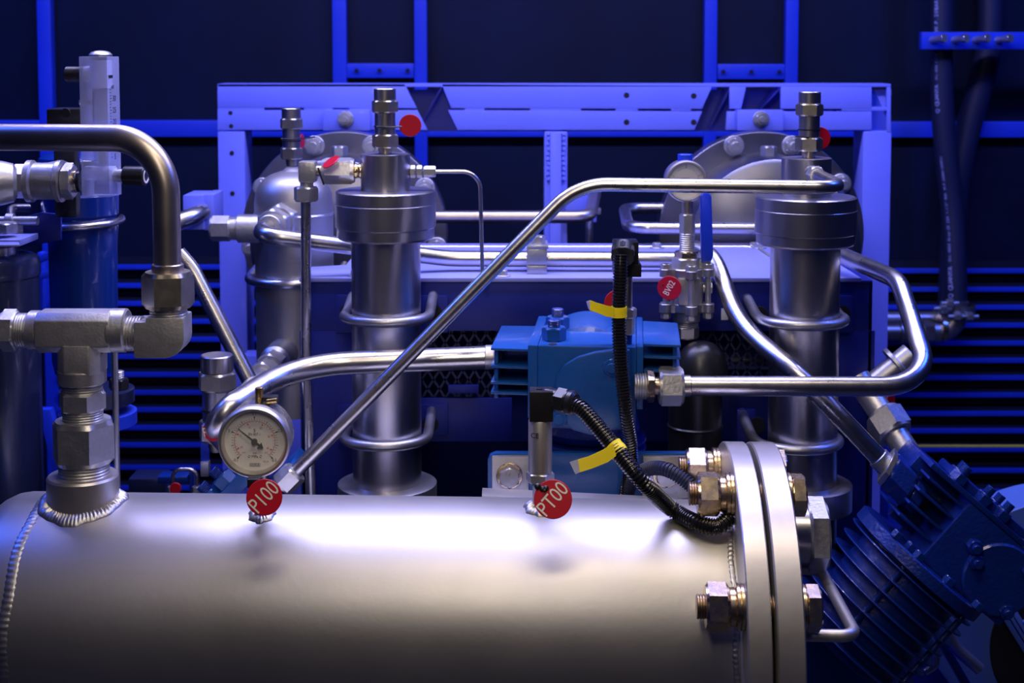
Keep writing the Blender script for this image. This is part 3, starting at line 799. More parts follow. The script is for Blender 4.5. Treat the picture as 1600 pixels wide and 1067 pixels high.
# blind flange with plug and handle
bf = thing('blind_flange', 'round satin steel end flange bolted to the right end of the horizontal vessel', 'flange', TM @ V((.2712,0,0)), Matrix.Rotation(YAW, 3, 'Z'))
MB().lathe(O0, X, [(0, 0), (0, FR-.002), (.0015, FR), (.0265, FR), (.028, FR-.0015), (.028, 0)], 144).build('disc', M['flange'], bf, local=True)
pc = V((0, .02, .098))
MB().cyl(pc, X, .028, .064, .034).build('plug_collar', M['steel'], bf, local=True)
MB().hexn(pc, X, .063, .085, .0425, u=V((0,-.3,1))).build('hex_plug', M['zinc'], bf, local=True)
mb = MB(); hz = .052
mb.tube([V((.027,-.150,hz)), V((.086,-.150,hz)), V((.082,.035,hz)), V((.027,.035,hz))], .0064, .016)
mb.build('handle', M['flange'], bf, local=True)
# flange bolts
def fbolt(ang, label):
    A = math.radians(ang); c = TM @ V((0, -.176*math.cos(A), .176*math.sin(A)))
    t = thing('flange_bolt', label, 'bolt', c, Matrix.Rotation(YAW, 3, 'Z'), 'bolts of the vessel end flange')
    u = V((0, -math.cos(A)*.5+.2, 1))
    MB().thread(O0, X, .194, .330-.01, .0125, pitch=.0028).build('stud', M['copper'], t, local=True)
    mb = MB(); mb.hexn(O0, X, .203, .2265, .0245, u=u); mb.build('nut', M['gold'], t, local=True)
    mb = MB(); mb.cyl(O0, X, .2265, .2335, .0195, c=.001); mb.cyl(O0, X, .2335, .2375, .0235, c=.0006); mb.cyl(O0, X, .2378, .2418, .0235, c=.0006); mb.build('washer', M['gold'], t, local=True)
    mb = MB(); mb.cyl(O0, X, .2994, .3035, .0235, c=.0006); mb.build('head_washer', M['gold'], t, local=True)
    mb = MB(); mb.hexn(O0, X, .3035, .319, .0235, u=u); mb.build('head', M['gold'], t, local=True)
    return t
fbolt(118, 'gold zinc flange bolt at the top of the end flange, topmost of the three')
fbolt(72, 'gold zinc flange bolt in the middle, its stud end beside the black corrugated conduit')
fbolt(28, 'gold zinc flange bolt nearest the camera, lowest of the three on the end flange')

# ================================================================ TEE ASSEMBLY on the left socket
s = s5; c0 = lambda py: axis(129, 620, 1.57, py)
A_ = c0(620); zz = lambda py: at(129, py, 1.57).z - A_.z
TYL = 1.57
t = thing('pipe_union', 'large silver hex union with threads screwed into the left socket of the vessel', 'pipe fitting', c0(745))
MB().thread(A_, Z, zz(745)-.006, zz(716), 39*s, pitch=.0034, depth=.0012).build('lower_thread', M['zinc'], t)
MB().hexn(A_, Z, zz(722), zz(655), 49*s, u=V((.83,-.55,0))).build('hex_body', M['zinc'], t)
MB().thread(A_, Z, zz(657), zz(634), 31*s, pitch=.0028, depth=.001).build('upper_thread', M['zinc'], t)
MB().hexn(A_, Z, zz(640), zz(610), 37*s, u=V((.83,-.55,0))).build('lock_nut', M['zinc'], t)
MB().thread(A_, Z, zz(613), zz(590), 31*s, pitch=.0028, depth=.001).build('top_thread', M['zinc'], t)
t = thing('tee_fitting', 'big forged silver pipe tee on the left, joining three threaded ends', 'pipe fitting', c0(560))
cyy = 516; ch = at(129, cyy, TYL); L = lambda px: at(px, cyy, TYL).x - at(129, cyy, TYL).x
hh = 31*s
mb = MB()
def octo(cx, cy_, cz, ax, h, c):
    # octagonal bar section points in plane normal to ax
    pts = [(-h+c,-h),(h-c,-h),(h,-h+c),(h,h-c),(h-c,h),(-h+c,h),(-h,h-c),(-h,-h+c)]
    return [V((cx, cy_+q[0], cz+q[1])) if ax == 'x' else V((cx+q[0], cy_+q[1], cz)) for q in pts]
x0, x1 = at(64, cyy, TYL).x, at(178, cyy, TYL).x
mb.prism(octo(x0, TYL, ch.z, 'x', hh, .008), V((x1-x0, 0, 0)), .0015)
zb1 = at(129, 580, TYL).z
mb.prism(octo(at(129,560,TYL).x, TYL, zb1, 'z', 33*s, .010), V((0, 0, ch.z-hh*.6-zb1)), .0015)
# slanting web between branch and right arm
xw = at(150,560,TYL).x
mb.prism([V((xw, TYL-.012, ch.z-hh*.8)), V((at(172,540,TYL).x, TYL-.012, ch.z-hh*.8)), V((xw, TYL-.012, zb1+.004))], V((0,.024,0)), .001)
mb.build('body', M['cast'], t)
MB().cyl(A_, Z, zz(598), zz(576), 37*s).build('lower_collar', M['zinc'], t)
MB().cyl(ch, X, L(44), L(66), 31*s, c=.003).build('left_collar', M['zinc'], t)
MB().cyl(ch, X, L(172), L(200), 34*s, c=.002).build('right_collar', M['zinc'], t)
t = thing('hex_nipple', 'silver hex nipple and union screwed into the left end of the big tee', 'pipe fitting', at(10,cyy,TYL))
MB().thread(ch, X, L(24), L(46), 27*s, pitch=.0028, depth=.001).build('thread', M['zinc'], t)
MB().hexn(ch, X, L(3), L(28), 33*s, u=V((0,-.35,1))).build('hex', M['zinc'], t)
MB().cyl(ch, X, L(-12), L(5), 26*s).build('sleeve', M['steel'], t)
MB().hexn(ch, X, L(-60), L(-8), 37*s, u=V((0,-.1,1))).build('union_nut', M['zinc'], t)
t = thing('elbow_fitting', 'silver forged elbow between the big tee and the large bent pipe', 'pipe fitting', at(263,520,TYL))
cyy2 = 521; ce = at(263, cyy2, TYL)
Le = lambda px: at(px, cyy2, TYL).x - at(129, cyy2, TYL).x; ch2 = at(129, cyy2, TYL)
MB().thread(ch2, X, Le(196), Le(224), 27.5*s, pitch=.0032, depth=.0011).build('side_thread', M['zinc'], t)
r_ = 30*s; mb = MB()
e0 = at(216, cyy2, TYL); e1 = at(263, 491, TYL)
pts = [V((e0.x, TYL, ce.z-.024)), *[V((ce.x+.0005+.022*math.sin(q*PI/12), TYL, ce.z-.002-.022*math.cos(q*PI/12))) for q in range(7)], V((ce.x+.0225, TYL, e1.z)), V((ce.x-.020, TYL, e1.z)), V((ce.x-.020, TYL, ce.z+.017)), V((e0.x, TYL, ce.z+.017))]
mb.prism([p-Yv*.021 for p in pts], Yv*.042, .0022); mb.build('elbow_body', M['cast'], t)
ce2 = axis(263, 480, TYL, 500); ze = lambda py: at(263, py, TYL).z - ce2.z
MB().thread(ce2, Z, ze(492), ze(476), 29*s, pitch=.0028, depth=.001).build('top_thread', M['zinc'], t)
t = thing('bent_pipe', 'thick heat-tinted pipe arching over the top left and down into the silver elbow', 'pipe', at(263,430,TYL))
MB().hexn(ce2, Z, ze(480), ze(424), 40*s, u=V((.95,-.3,0))).build('union_nut', M['olive'], t)
MB().cyl(ce2, Z, ze(430), ze(412), 24.5*s).build('sleeve', M['brown'], t)
sP = s_(TYL, 300)
MB().sweep(fillet([V((ce2.x, TYL, ce2.z+ze(440))), axis(262, 480, TYL, 216), at(-70, 214, TYL+.06)], .062, 16), 21.5*sP, 40).build('tube', M['brown'], t)

# ================================================================ GAUGES
def gauge(c, R, label, front=True):
    """round pressure gauge; c = middle of the dial, facing -Y"""
    t = thing('pressure_gauge', label, 'gauge', c)
    d = -Yv
    MB().lathe(c, Yv, [(.002, R*.96), (.010, R*.97), (.012, R*.965), (.034, R*.95), (.037, R*.90), (.037, 0)], 80).build('case', M['steel'], t)
    MB().lathe(c, d, [(-.006, R*.99), (.002, R*1.0), (.006, R*.985), (.0085, R*.94), (.0085, R*.88), (.004, R*.835), (.0, R*.825)], 96, cap=False).build('bezel', M['flange'], t)
    MB().lathe(c, d, [(-.001, R*.84), (.0, R*.84), (.0, 0)], 72).build('dial', M['dial'], t)
    def dir_(a): A = math.radians(a); return V((math.cos(A), 0, math.sin(A)))
    q = R*.83
    # black outer scale
    mb = MB(); bk = M['ink']
    def tick(mb, a, r0, r1, w):
        u = dir_(a); n = V((-u.z, 0, u.x)); p0, p1 = c+u*r0*q+d*.0002, c+u*r1*q+d*.0002
        mb.add([p0-n*w, p0+n*w, p1+n*w, p1-n*w], [(0,1,2,3)])
    def arrow(mb, a, r0, r1, w):
        u = dir_(a); n = V((-u.z, 0, u.x)); mb.add([c+u*r0*q+d*.0003, c+u*r1*q-n*w+d*.0003, c+u*r1*q+n*w+d*.0003], [(0,1,2)])
    for i in range(41):
        a = 225-270*i/40
        tick(mb, a, .70, .76 if i % 5 else .79, q*.006 if i % 5 else q*.010)
    outer = ['-0.1', '0', '0.1', '0.2', '0.3'] if front else ['0', '4', '8', '12', '16']
    for i, tx in enumerate(outer):
        a = 225-67.5*i; arrow(mb, a, .72, .82, q*.03)
        mb.text(tx, c+dir_(a)*q*.905+d*.0004, q*.15, ext=.00005, wx=.8)
    if front:
        mb.text('S', c+Z*q*.36+d*.0004, q*.15, ext=.00005); mb.text('EN 837-1', c+Z*q*.23+d*.0004, q*.125, ext=.00005, wx=.85)
        mb.text('MPa', c-Z*q*.52+d*.0004, q*.13, ext=.00005)
        for sx in (-.19, .19):
            for k in range(14):
                a0 = k*25.7; n0 = dir_(a0)*q*.045; n1 = dir_(a0+25.7)*q*.045; cc = c+X*q*sx-Z*q*.52+d*.0003
                if k % 7 < 5: mb.add([cc+n0*.62, cc+n0, cc+n1, cc+n1*.62], [(0,1,2,3)])
        mb.text('Cl.1.6', c+V((q*.36,0,-q*.68))+d*.0004, q*.07, ext=.00005)
    else:
        mb.text('WIKA', c+Z*q*.15+d*.0004, q*.16, ext=.00005)
    lz = -.80 if front else -.62
    bw, bh = q*.17, q*.055
    for (ax, az, bx_, bz) in ((-bw,-bh,bw,-bh+q*.01),(-bw,bh-q*.01,bw,bh),(-bw,-bh,-bw+q*.012,bh),(bw-q*.012,-bh,bw,bh)):
        cc = c+Z*q*lz+d*.0003
        mb.add([cc+V((ax,0,az)), cc+V((bx_,0,az)), cc+V((bx_,0,bz)), cc+V((ax,0,bz))], [(0,1,2,3)])
    if front: mb.text('WIKA', c+Z*q*lz+d*.0004, q*.105, ext=.00005, wx=1.1)
    mb.build('scale', bk, t)
    if front:
        mb = MB()
        for i in range(60):
            a0 = 225-270*i/60; a1 = 225-270*(i+1)/60
            mb.add([c+dir_(a0)*q*.665+d*.0002, c+dir_(a0)*q*.68+d*.0002, c+dir_(a1)*q*.68+d*.0002, c+dir_(a1)*q*.665+d*.0002], [(0,1,2,3)])
        for i in range(30): tick(mb, 225-270*i/29, .61, .67, q*.005)
        for i, tx in enumerate(('-10','0','10','20','30','40')):
            a = 204-46.5*i; arrow(mb, a, .66, .575, q*.028); mb.text(tx, c+dir_(a)*q*.49+d*.0004, q*.10, ext=.00005, wx=.8)
        mb.text('-14.5', c+dir_(225)*q*.54+d*.0004, q*.085, ext=.00005, wx=.8); mb.text('43.5', c+dir_(-45)*q*.54+d*.0004, q*.085, ext=.00005, wx=.8)
        mb.text('psi', c-Z*q*.39+d*.0004, q*.12, ext=.00005)
        mb.build('red_scale', M['redink'], t)
        mb = MB(); u = dir_(141); n = V((-u.z,0,u.x)); e = d*.0022
        mb.prism([c+u*q*.68+n*q*.012+e, c+u*q*.68-n*q*.012+e, c-n*q*.030+e, c+n*q*.030+e], d*.0006)
        mb.prism([c+n*q*.035+e, c-n*q*.035+e, c-u*q*.20-n*q*.04+e, c-u*q*.20-n*q*.12+e, c-u*q*.36-n*q*.02+e, c-u*q*.36+n*q*.02+e, c-u*q*.20+n*q*.12+e, c-u*q*.20+n*q*.04+e], d*.0006)
        mb.cyl(c, d, .0005, .0045, q*.095)
        mb.build('needle', M['ink'], t)
    MB().lathe(c, d, [(.0055, R*.89), (.0075, R*.89)], 64).build('glass', M['glass'], t)
    return t
gc = at(398, 689, 1.50); gR = 57*s_(1.50, 689)
g1 = gauge(gc, gR, 'large white-faced pressure gauge in front, standing on the vessel above the red P100 tag')
mb = MB(); o_ = gc+Z*gR*.95+Yv*.018; mb.box(o_+V((.012,.004,.003)), (.020,.014,.008), bev=.002); mb.build('vent_valve', M['black'], g1)
mb = MB(); mb.cyl(o_+X*.002, Z, -.002, .017, .0042); mb.build('vent_pin', M['brass'], g1, label='small brass pin'); mb = MB(); mb.cyl(o_+V((.014,-.006,.003)), V((1,-.3,.2)), -.002, .010, .0028); mb.build('vent_lever', M['brass'], g1, label='small brass lever')
mb = MB(); mb.cyl(gc+Yv*.018-Z*gR*.93, -Z, 0, .045, .009); mb.build('stem', M['steel'], g1)
gc2 = at(1072, 283, 1.95); g2 = gauge(gc2, 33*s_(1.95,283), 'small round pressure gauge above the ball valve, half hidden by the level tube', False)
mb = MB(); mb.cyl(gc2+Yv*.012+Z*33*s_(1.95,283)*.95, Z, -.002, .009, .0105); mb.build('vent_plug', M['handle'], g2, label='blue vent plug')
# tags on the vessel
redtag('red round tag lettered P100 hanging under the large front gauge', at(413,777,1.435), 28*s_(1.44,777), (.05,-1,.22), 'P100', math.radians(47), .0235, [at(388,748,1.50), at(402,753,1.45), at(404,757,1.437)], .72)
redtag('red round tag lettered PT00 hanging beside the pressure transmitter on the vessel', at(864,780,1.44), 30*s_(1.44,777), (-.1,-1,.3), 'PT00', math.radians(50), .0225, [at(833,757,1.52), at(850,768,1.45), at(851,765,1.437)], .8)
mb = MB()
for (px, py) in ((840,760),(848,764),(853,763)): mb.ball(at(px, py, 1.445), .0038)
o = mb.build('cable_tie', M['black']); tag(o, 'small knotted black cable tie at the foot of the pressure transmitter', 'cable tie')
mb = MB(); mb.box(at(398,753,1.452), (.014,.014,.010), bev=.002)
o = mb.build('cable_tie', M['black']); tag(o, 'small black cable tie knot just below the large front gauge', 'cable tie')

# ================================================================ PRESSURE TRANSMITTER
PY2 = 1.545; c_ = axis(844, 700, PY2, 700); z2 = lambda py: at(844, py, PY2).z - c_.z; s = s_(PY2, 700)
t = thing('pressure_transmitter', 'shiny steel cylindrical pressure transmitter with black angled plug, standing on the vessel', 'sensor', axis(844,700,PY2,757))
MB().lathe(c_, Z, [(z2(738), 17*s), (z2(736), 18.5*s), (z2(657), 18.5*s), (z2(652), 16*s), (z2(652), 0)], 56).build('body', M['flange'], t)
MB().hexn(c_, Z, z2(752), z2(737), 22.5*s, u=V((1,.35,0))).build('hex', M['zinc'], t)
MB().thread(c_, Z, z2(764), z2(750), 12*s).build('thread', M['zinc'], t)
MB().text('CE', c_+V((-.0062,-18.6*s*.93,z2(676)))+V((0,-.0004,0)), .0078, X*.95-Yv*.3, Z, .0003).build('ce_mark', M['ink'], t)
mb = MB(); mb.box(c_+V((.001,0,(z2(655)+z2(608))/2)), (.0262,.026,z2(608)-z2(655)), bev=.0015); mb.cyl(c_+V((-.001,0,z2(608))), Z, -.001, .0012, .0035)
mb.build('plug_housing', M['black'], t)
gs = at(858, 622, PY2); gd = (at(905, 632, PY2-.02)-gs).normalized()
mb = MB(); mb.cyl(gs, gd, -.004, .012, .0115); mb.build('gland_neck', M['black'], t); MB().hexn(gs, gd, .010, .024, .0145).build('gland_nut', M['black'], t); MB().cyl(gs, gd, .023, .034, .0138, c=.003).build('gland_cap', M['black'], t)

def conduit(pts, r, label, pitch=.0036, depth=.0015, m='conduit', group=None):
    P_ = smooth_path(pts, pitch/4)
    pat = (0, 1, 1, 0)
    mb = MB().sweep(P_, r, 22, rf=lambda L, i: r - depth*(pat[i % 4] == 0))
    o = mb.build('corrugated_conduit', M[m]); return tag(o, label, 'cable conduit')
s = s_(1.5, 750)
cnd = [gs+gd*.030, at(914,644,1.515), at(956,694,1.49), at(1004,752,1.465)]
for (px, py, cl) in ((1048,794,.014), (1090,817,.013), (1122,822,.016), (1142,806,.022)):
    cnd.append(on_tank(px, py, cl))
conduit(cnd, 13.2*s, 'black corrugated conduit swooping from the transmitter plug across the vessel to the flange')
q0 = at(970, 398, 1.66)
conduit([q0, at(969,430,1.655), at(967,500,1.65), at(971,580,1.65), at(979,650,1.65), at(986,710,1.665), at(980,760,1.70), at(965,830,1.712)], 11.6*s_(1.65,550), 'black corrugated conduit hanging upright in front of the blue compressor head')
conduit([at(972,830,1.708), at(982,765,1.70), at(1003,737,1.66), at(1036,732,1.625), at(1072,752,1.61), at(1102,784,1.60), at(1120,815,1.60)], 11.5*s_(1.62,750), 'ribbed bluish-black conduit looping over behind the vessel to the flange bolt', m='hose')

# plug 2
t = thing('angled_plug', 'black angled cable plug above the blue head, with the upright conduit coming out', 'plug', at(977,400,1.70))
c_ = at(978, 400, 1.71); s = s_(1.70,400)
mb = MB(); mb.box(at(977,398,1.71), (38*s,.036,46*s), bev=.0015); mb.build('housing', M['black'], t)
mb = MB(); mb.box(at(979,419,1.712), (42*s,.042,20*s), bev=.001); mb.build('base', M['black'], t)
gd2 = V((-.12,-1,-.45)).normalized()
mb = MB(); mb.cyl(at(974,388,1.69), gd2, 0, .020, 18*s); mb.hexn(at(974,388,1.69), gd2, .006, .018, 20*s); mb.build('gland', M['black'], t)
t = thing('sensor_stem', 'slim steel sensor body behind the upright conduit, standing on the blue head', 'sensor', at(982,540,1.74))
c_ = axis(981, 480, 1.735, 480); zz3 = lambda py: at(981, py, 1.735).z - c_.z; s = s_(1.735)
MB().cyl(c_, Z, zz3(486), zz3(430), 7*s).build('stem', M['steel'], t)
MB().hexn(c_, Z, zz3(496), zz3(481), 14*s).build('collar', M['zinc'], t)
MB().hexn(c_, Z, zz3(522), zz3(494), 11*s).build('hex_body', M['zinc'], t)
MB().cyl(c_, Z, zz3(538), zz3(520), 7*s).build('foot', M['castblue'], t)
redtag('plain round red tag behind the upright conduit above the blue head', at(965,474,1.745), 21*s_(1.745,474), (0,-1,.1))
# yellow tapes
def tape(pts_c, r, d, flag, w, label):
    t = thing('cable_label', label, 'cable label', pts_c)
    mb = MB(); mb.lathe(pts_c, d, [(-w/2, r-.0006), (-w/2, r+.0006), (-w*.2, r+.0002), (w*.1, r+.0008), (w/2, r+.0005), (w/2, r-.0006)], 32, cap=False); mb.build('wrap', M['yellow'], t)
    vs = []; n = len(flag)
    def strip(fl, name, m):
        mb = MB(); vs = []; fs = []
        for (a_, b_) in fl: vs += [V(a_), V(b_), V(a_)+Yv*.0004, V(b_)+Yv*.0004]
        for i in range(len(fl)-1):
            k = i*4; fs += [(k, k+1, k+5, k+4), (k+2, k+6, k+7, k+3), (k, k+4, k+6, k+2), (k+1, k+3, k+7, k+5)]
        fs += [(0,2,3,1), (len(vs)-4, len(vs)-3, len(vs)-1, len(vs)-2)]
        mb.add(vs, fs).build(name, m, t, ang=60)
    strip(flag[:-1], 'flag', M['yellow']); strip(flag[-2:], 'clear_end', M['clear'])
Y6 = 1.637
tape(at(967,487,1.65), 12.2*s_(1.65,487), V((-.03,0,1)), [(at(960,480,Y6), at(958,496,Y6)), (at(946,477,Y6-.003), at(948,495,Y6-.004)), (at(933,473,Y6-.006), at(934,489,Y6-.008)), (at(922,469,Y6-.006), at(922,485,Y6-.008)), (at(916,471,Y6-.003), at(919,482,Y6-.004))], .012, 'yellow cable label with clear end, wrapped on the upright conduit')
Y7 = 1.477
tape(at(963,702,1.487), 14*s_(1.487,702), (at(1004,752,1.465)-at(930,662,1.505)).normalized(), [(at(958,693,Y7), at(963,712,Y7-.004)), (at(942,703,Y7-.003), at(950,722,Y7-.006)), (at(920,713,Y7-.004), at(925,732,Y7-.008)), (at(903,718,Y7-.004), at(906,738,Y7-.008)), (at(890,722,Y7-.003), at(899,741,Y7-.006))], .013, 'yellow cable label with pale end, wrapped on the swooping conduit over the vessel')
# ================================================================ CENTRE BLUE COMPRESSOR HEAD
HY0 = 1.72; u_ = s_(HY0, 560)
hroot = at(917, 541, HY0)
hc = thing('compressor_head', 'bright blue cast compressor head with side fins in the middle of the photo', 'compressor', hroot, Matrix.Rotation(math.radians(-5), 3, 'Z'))
def P(x, z, y=0.0): return V((x*u_, y, z*u_))   # local: px right, px up, metres back
mb = MB(); mb.bx(-77*u_, 77*u_, 0, .20, -132*u_, 0, .003); mb.build('head_block', M['cblue'], hc, local=True)
mb = MB(); mb.bx(-93*u_, -77*u_, .004, .20, -118*u_, -1*u_, .002); mb.build('side_flange', M['cblue'], hc, local=True)
mb = MB(); mb.bx(77*u_, 88*u_, .004, .20, -100*u_, 0, .002); mb.build('side_flange', M['cblue'], hc, local=True)
mb = MB()
for z in (-9, -37, -63, -79):
    mb.prism([P(-93, z, .01), P(-152, z+2, .006), P(-152, z+2, .150), P(-93, z, .16)], V((0,0,-4*u_)), .001)
    if z > -79: mb.prism([P(-147, z-4, .012), P(-141, z-4, .012), P(-141, z-4, .14), P(-147, z-4, .14)], V((0,0,-22*u_)), .0005)
mb.build('left_fins', M['cblue'], hc, local=True)
mb = MB()
for z in (3, -16, -38, -60):
    mb.prism([P(88, z, .01), P(146, z+(0 if z < 3 else 0), .006), P(146, z, .150), P(88, z, .16)], V((0,0,-4*u_)), .001)
    if z > -60: mb.prism([P(134, z-4, .012), P(140, z-4, .012), P(140, z-4, .14), P(134, z-4, .14)], V((0,0,-16*u_)), .0005)
mb.build('right_fins', M['cblue'], hc, local=True)
o_l = [(868,600),(870,586),(882,569),(903,556),(930,548),(960,543),(984,543),(984,640),(966,668),(925,680),(895,672),(876,648),(869,624)]
mb = MB(); mb.prism([P(a-917, 541-b, .001) for a, b in o_l], V((0,-.010,0)), .003); mb.build('front_cover', M['cblue'], hc, local=True)
for (bx_, by_) in ((956,571),(874,654)):
    mb = MB(); p = P(bx_-917, 541-by_, -.006); mb.hexn(p, -Yv, -.006, .006, .0115); mb.cyl(p, -Yv, .006, .010, .006); mb.build('cover_bolt', M['cblue'], hc, local=True)
for (x, y, h_) in ((-54, .035, 30), (-53, .105, 34)):
    p = V((x*u_, y, 0)); mb = MB(); mb.hexn(p, Z, 0, .017, .0155); mb.build('head_nut', M['cblue'], hc, local=True)
    mb = MB(); mb.thread(p, Z, .015, .015+h_*.45*u_, .008, pitch=.002); mb.build('head_stud', M['fblue'], hc, local=True)
MB().cyl(V((-54*u_, .008, 0)), Z, -.001, .0006, .0055).build('blind_hole', M['shadowgap'], hc, local=True)
# raised hump at the rear of the top
mb = MB(); mb.lathe(V((-5*u_, .14, -.062)), Yv, [(-.05, .062), (-.046, .068), (.055, .070)], 64); mb.build('top_hump', M['cblue'], hc, local=True)
# bottom boss and finned barrel
mb = MB(); mb.lathe(V((0, .09, -132*u_)), -Z, [(0, .062), (.02, .066), (.03, .06)], 64)
for i in range(9):
    z0 = .032+i*.011; mb.lathe(V((0,.09,-132*u_)), -Z, [(z0, .052), (z0, .074), (z0+.003, .075), (z0+.004, .052), (z0+.011, .052)], 64)
mb.build('finned_barrel', M['castblue'], hc, local=True)

# mounting bracket plate
MYp = 1.72
t = thing('mounting_plate', 'blue steel mounting plate behind the vessel with two bolted square steel pads', 'bracket', at(925,760,MYp))
mb = MB(); p = at(762, 708, MYp); q = at(1089, 900, MYp); xa = at(762,740,MYp).x; xb = at(1089,740,MYp).x; rr = .010
pts = [V((xa, MYp, q.z)), V((xb, MYp, q.z)), V((xb, MYp, p.z-rr)), V((xb-rr*.3, MYp, p.z-rr*.3)), V((xb-rr, MYp, p.z)), V((xa+rr, MYp, p.z)), V((xa+rr*.3, MYp, p.z-rr*.3)), V((xa, MYp, p.z-rr))]
mb.prism(pts, V((0,.012,0)), .0015); mb.build('plate', M['cblue'], t)
for (x0, x1, bxx, byy) in ((769,826,796,743),(1004,1077,1040,741)):
    mb = MB(); mb.pbox(x0, 713, x1, 900, MYp-.006, .006, .001); mb.build('square_pad', M['zinc'], t)
    mb = MB(); c_ = at(bxx, byy, MYp-.006); mb.cyl(c_, -Yv, 0, .003, .0165); mb.build('washer', M['gold'], t)
    mb = MB(); mb.hexn(c_, -Yv, .003, .013, .0135); bo = mb.build('bolt', M['zinc'], t)
    mb = MB(); mb.text('8.8', c_+V((-.002,-.0133,.005)), .0055, rot=-.35); mb.build('bolt_mark', M['olive'], bo)

# ================================================================ BALL VALVE
VY = 1.95
c_ = axis(1073, 440, VY, 440); zv = lambda py: at(1073, py, VY).z - c_.z; s = s_(VY)
t = thing('ball_valve', 'steel three-piece ball valve with upright blue lever, under the small gauge', 'valve', axis(1073,440,VY,530))
MB().cyl(c_, Z, zv(338), zv(312), 8.5*s).build('gauge_stem', M['brown'], t)
MB().hexn(c_, Z, zv(366), zv(334), 12.5*s).build('adapter_hex', M['zinc'], t)
MB().thread(c_, Z, zv(394), zv(364), 12*s, pitch=.003).build('adapter_thread', M['zinc'], t)
MB().hexn(c_, Z, zv(404), zv(392), 20*s).build('lock_nut', M['gold'], t)
MB().hexn(c_, Z, zv(420), zv(402), 24*s).build('upper_hex', M['zinc'], t)
for i, (y0, y1) in enumerate(((430, 418), (486, 472))):
    mb = MB()
    mb.cyl(c_, Z, zv(y0), zv(y1), 27*s)
    for (dx, dy) in ((-34,-12),(3,-33),(32,-10),(-4,30)):
        mb.cyl(c_+V((dx*s, dy*s, 0)), Z, zv(y0), zv(y1), 10*s)
        mb.box(c_+V((dx*s*.5, dy*s*.5, (zv(y0)+zv(y1))/2)), (abs(dx)*s+12*s, abs(dy)*s+12*s, (zv(y1)-zv(y0))*.98), bev=.001)
    mb.build('end_flange', M['dull'], t)
mb = MB(); mb.cyl(c_, Z, zv(474), zv(428), 26*s); mb.box(c_+V((0,-.016,(zv(474)+zv(428))/2)), (34*s,.024,zv(430)-zv(472)), bev=.002); mb.build('body', M['dull'], t)
for (dx, dy) in ((-34,-12),(3,-33),(32,-10),(-4,30)):
    p = c_+V((dx*s, dy*s, 0)); mb = MB(); mb.hexn(p, Z, zv(418), zv(410), 9*s); mb.cyl(p, Z, zv(496), zv(410), 4.5*s); mb.hexn(p, Z, zv(495), zv(486), 8*s); mb.build('tie_bolt', M['zinc'], t)
MB().cyl(c_, Z, zv(502), zv(486), 21*s).build('lower_end', M['dull'], t)
MB().thread(c_, Z, zv(512), zv(500), 19*s, pitch=.003).build('lower_thread', M['dull'], t)
MB().hexn(c_, Z, zv(528), zv(509), 20*s).build('lower_nut', M['dull'], t)
mb = MB(); a0 = at(1093, 415, VY-.02)
mb.prism([at(1094,306,VY-.012), at(1097,302,VY-.012), at(1108,302,VY-.012), at(1112,307,VY-.012), at(1115,400,VY-.012), at(1112,408,VY-.012), at(1096,411,VY-.012)], V((0,.009,0)), .002); mb.build('lever_grip', M['handle'], t)
mb = MB(); mb.prism([at(1096,404,VY-.009), at(1112,404,VY-.009), at(1108,420,VY-.009), at(1085,418,VY-.009)], V((0,.004,0)), .0008); mb.build('lever_shank', M['zinc'], t)
mb = MB(); mb.cyl(c_+V((26*s,-.0,zv(450))), X, -.01, .012, .008); mb.build('spindle', M['dull'], t)
redtag('dark red tag lettered BV02 hanging on the ball valve', at(1046,450,VY-.048), 18.5*s, (-.3,-1,0), 'BV02', math.radians(62), .0125, [at(1029,448,VY-.02), at(1036,446,VY-.047)], .8)

# black oil filters below the valve
def lath(px, ref, Y, prof, seg=56): return vpart(MB(), px, ref, Y, prof, seg)
t = thing('filter_canister', 'glossy black filter canister below the ball valve, behind the union nut', 'filter', axis(1087,560,1.93,760))
lath(1087,560,1.93,[(590,30),(596,42),(662,42),(664,44),(667,42),(800,42)]).build('canister', M['black'], t)
lath(1096,560,1.925,[(533,8),(537,20),(545,29),(556,36),(572,41.5),(598,43),(600,41)]).build('domed_top', M['black'], t)
# ================================================================ FLOW METER
FMY = 1.72; sF = s_(FMY, 200); RM = Matrix.Rotation(math.radians(-8), 3, 'Z')
fm = thing('flow_meter', 'clear acrylic rectangular flow meter with black knob, behind the large bent pipe', 'flow meter', at(158,308,FMY), RM)
H = 220*sF; hw = 23*sF; LO = lambda x, y, z: V((x*sF, y*sF, z*sF))
FX = -9
def mtube(r0, r1, z0, z1, m, nm, seg=24, lab=None, cx=0, cy=23):
    return MB().lathe(LO(FX+9+cx, cy, z0), Z, [(0, r0*sF), (0, r1*sF), ((z1-z0)*sF, r1*sF), ((z1-z0)*sF, r0*sF), (0, r0*sF)], seg).build(nm, m, fm, local=True)
mb = MB(); mb.bx(-32*sF, 14*sF, 0, 46*sF, 0, H, .0008); mb.build('body', M['acrylic'], fm, local=True)
mb = MB(); mb.thread(LO(-6,22,0), Z, 170*sF, 214*sF, 17*sF, pitch=.0022); mb.build('threaded_bush', M['frost'], fm, local=True)
mb = MB(); mb.lathe(LO(-6,22,0), Z, [(20*sF, 10*sF), (172*sF, 12*sF)], 28); mb.build('bore', M['tubeglass'], fm, local=True)
mb = MB(); mb.lathe(LO(-6,22,0), Z, [(H-.001, 18*sF), (H+3*sF, 18*sF), (H+7*sF, 14*sF), (H+9*sF, 7*sF), (H+9.5*sF, 0)], 40); mb.build('top_cap', M['dull'], fm, local=True)
mb = MB(); mb.cyl(LO(-6,22,50), Z, 0, .022, .0045); mb.build('float', M['dull'], fm, local=True)
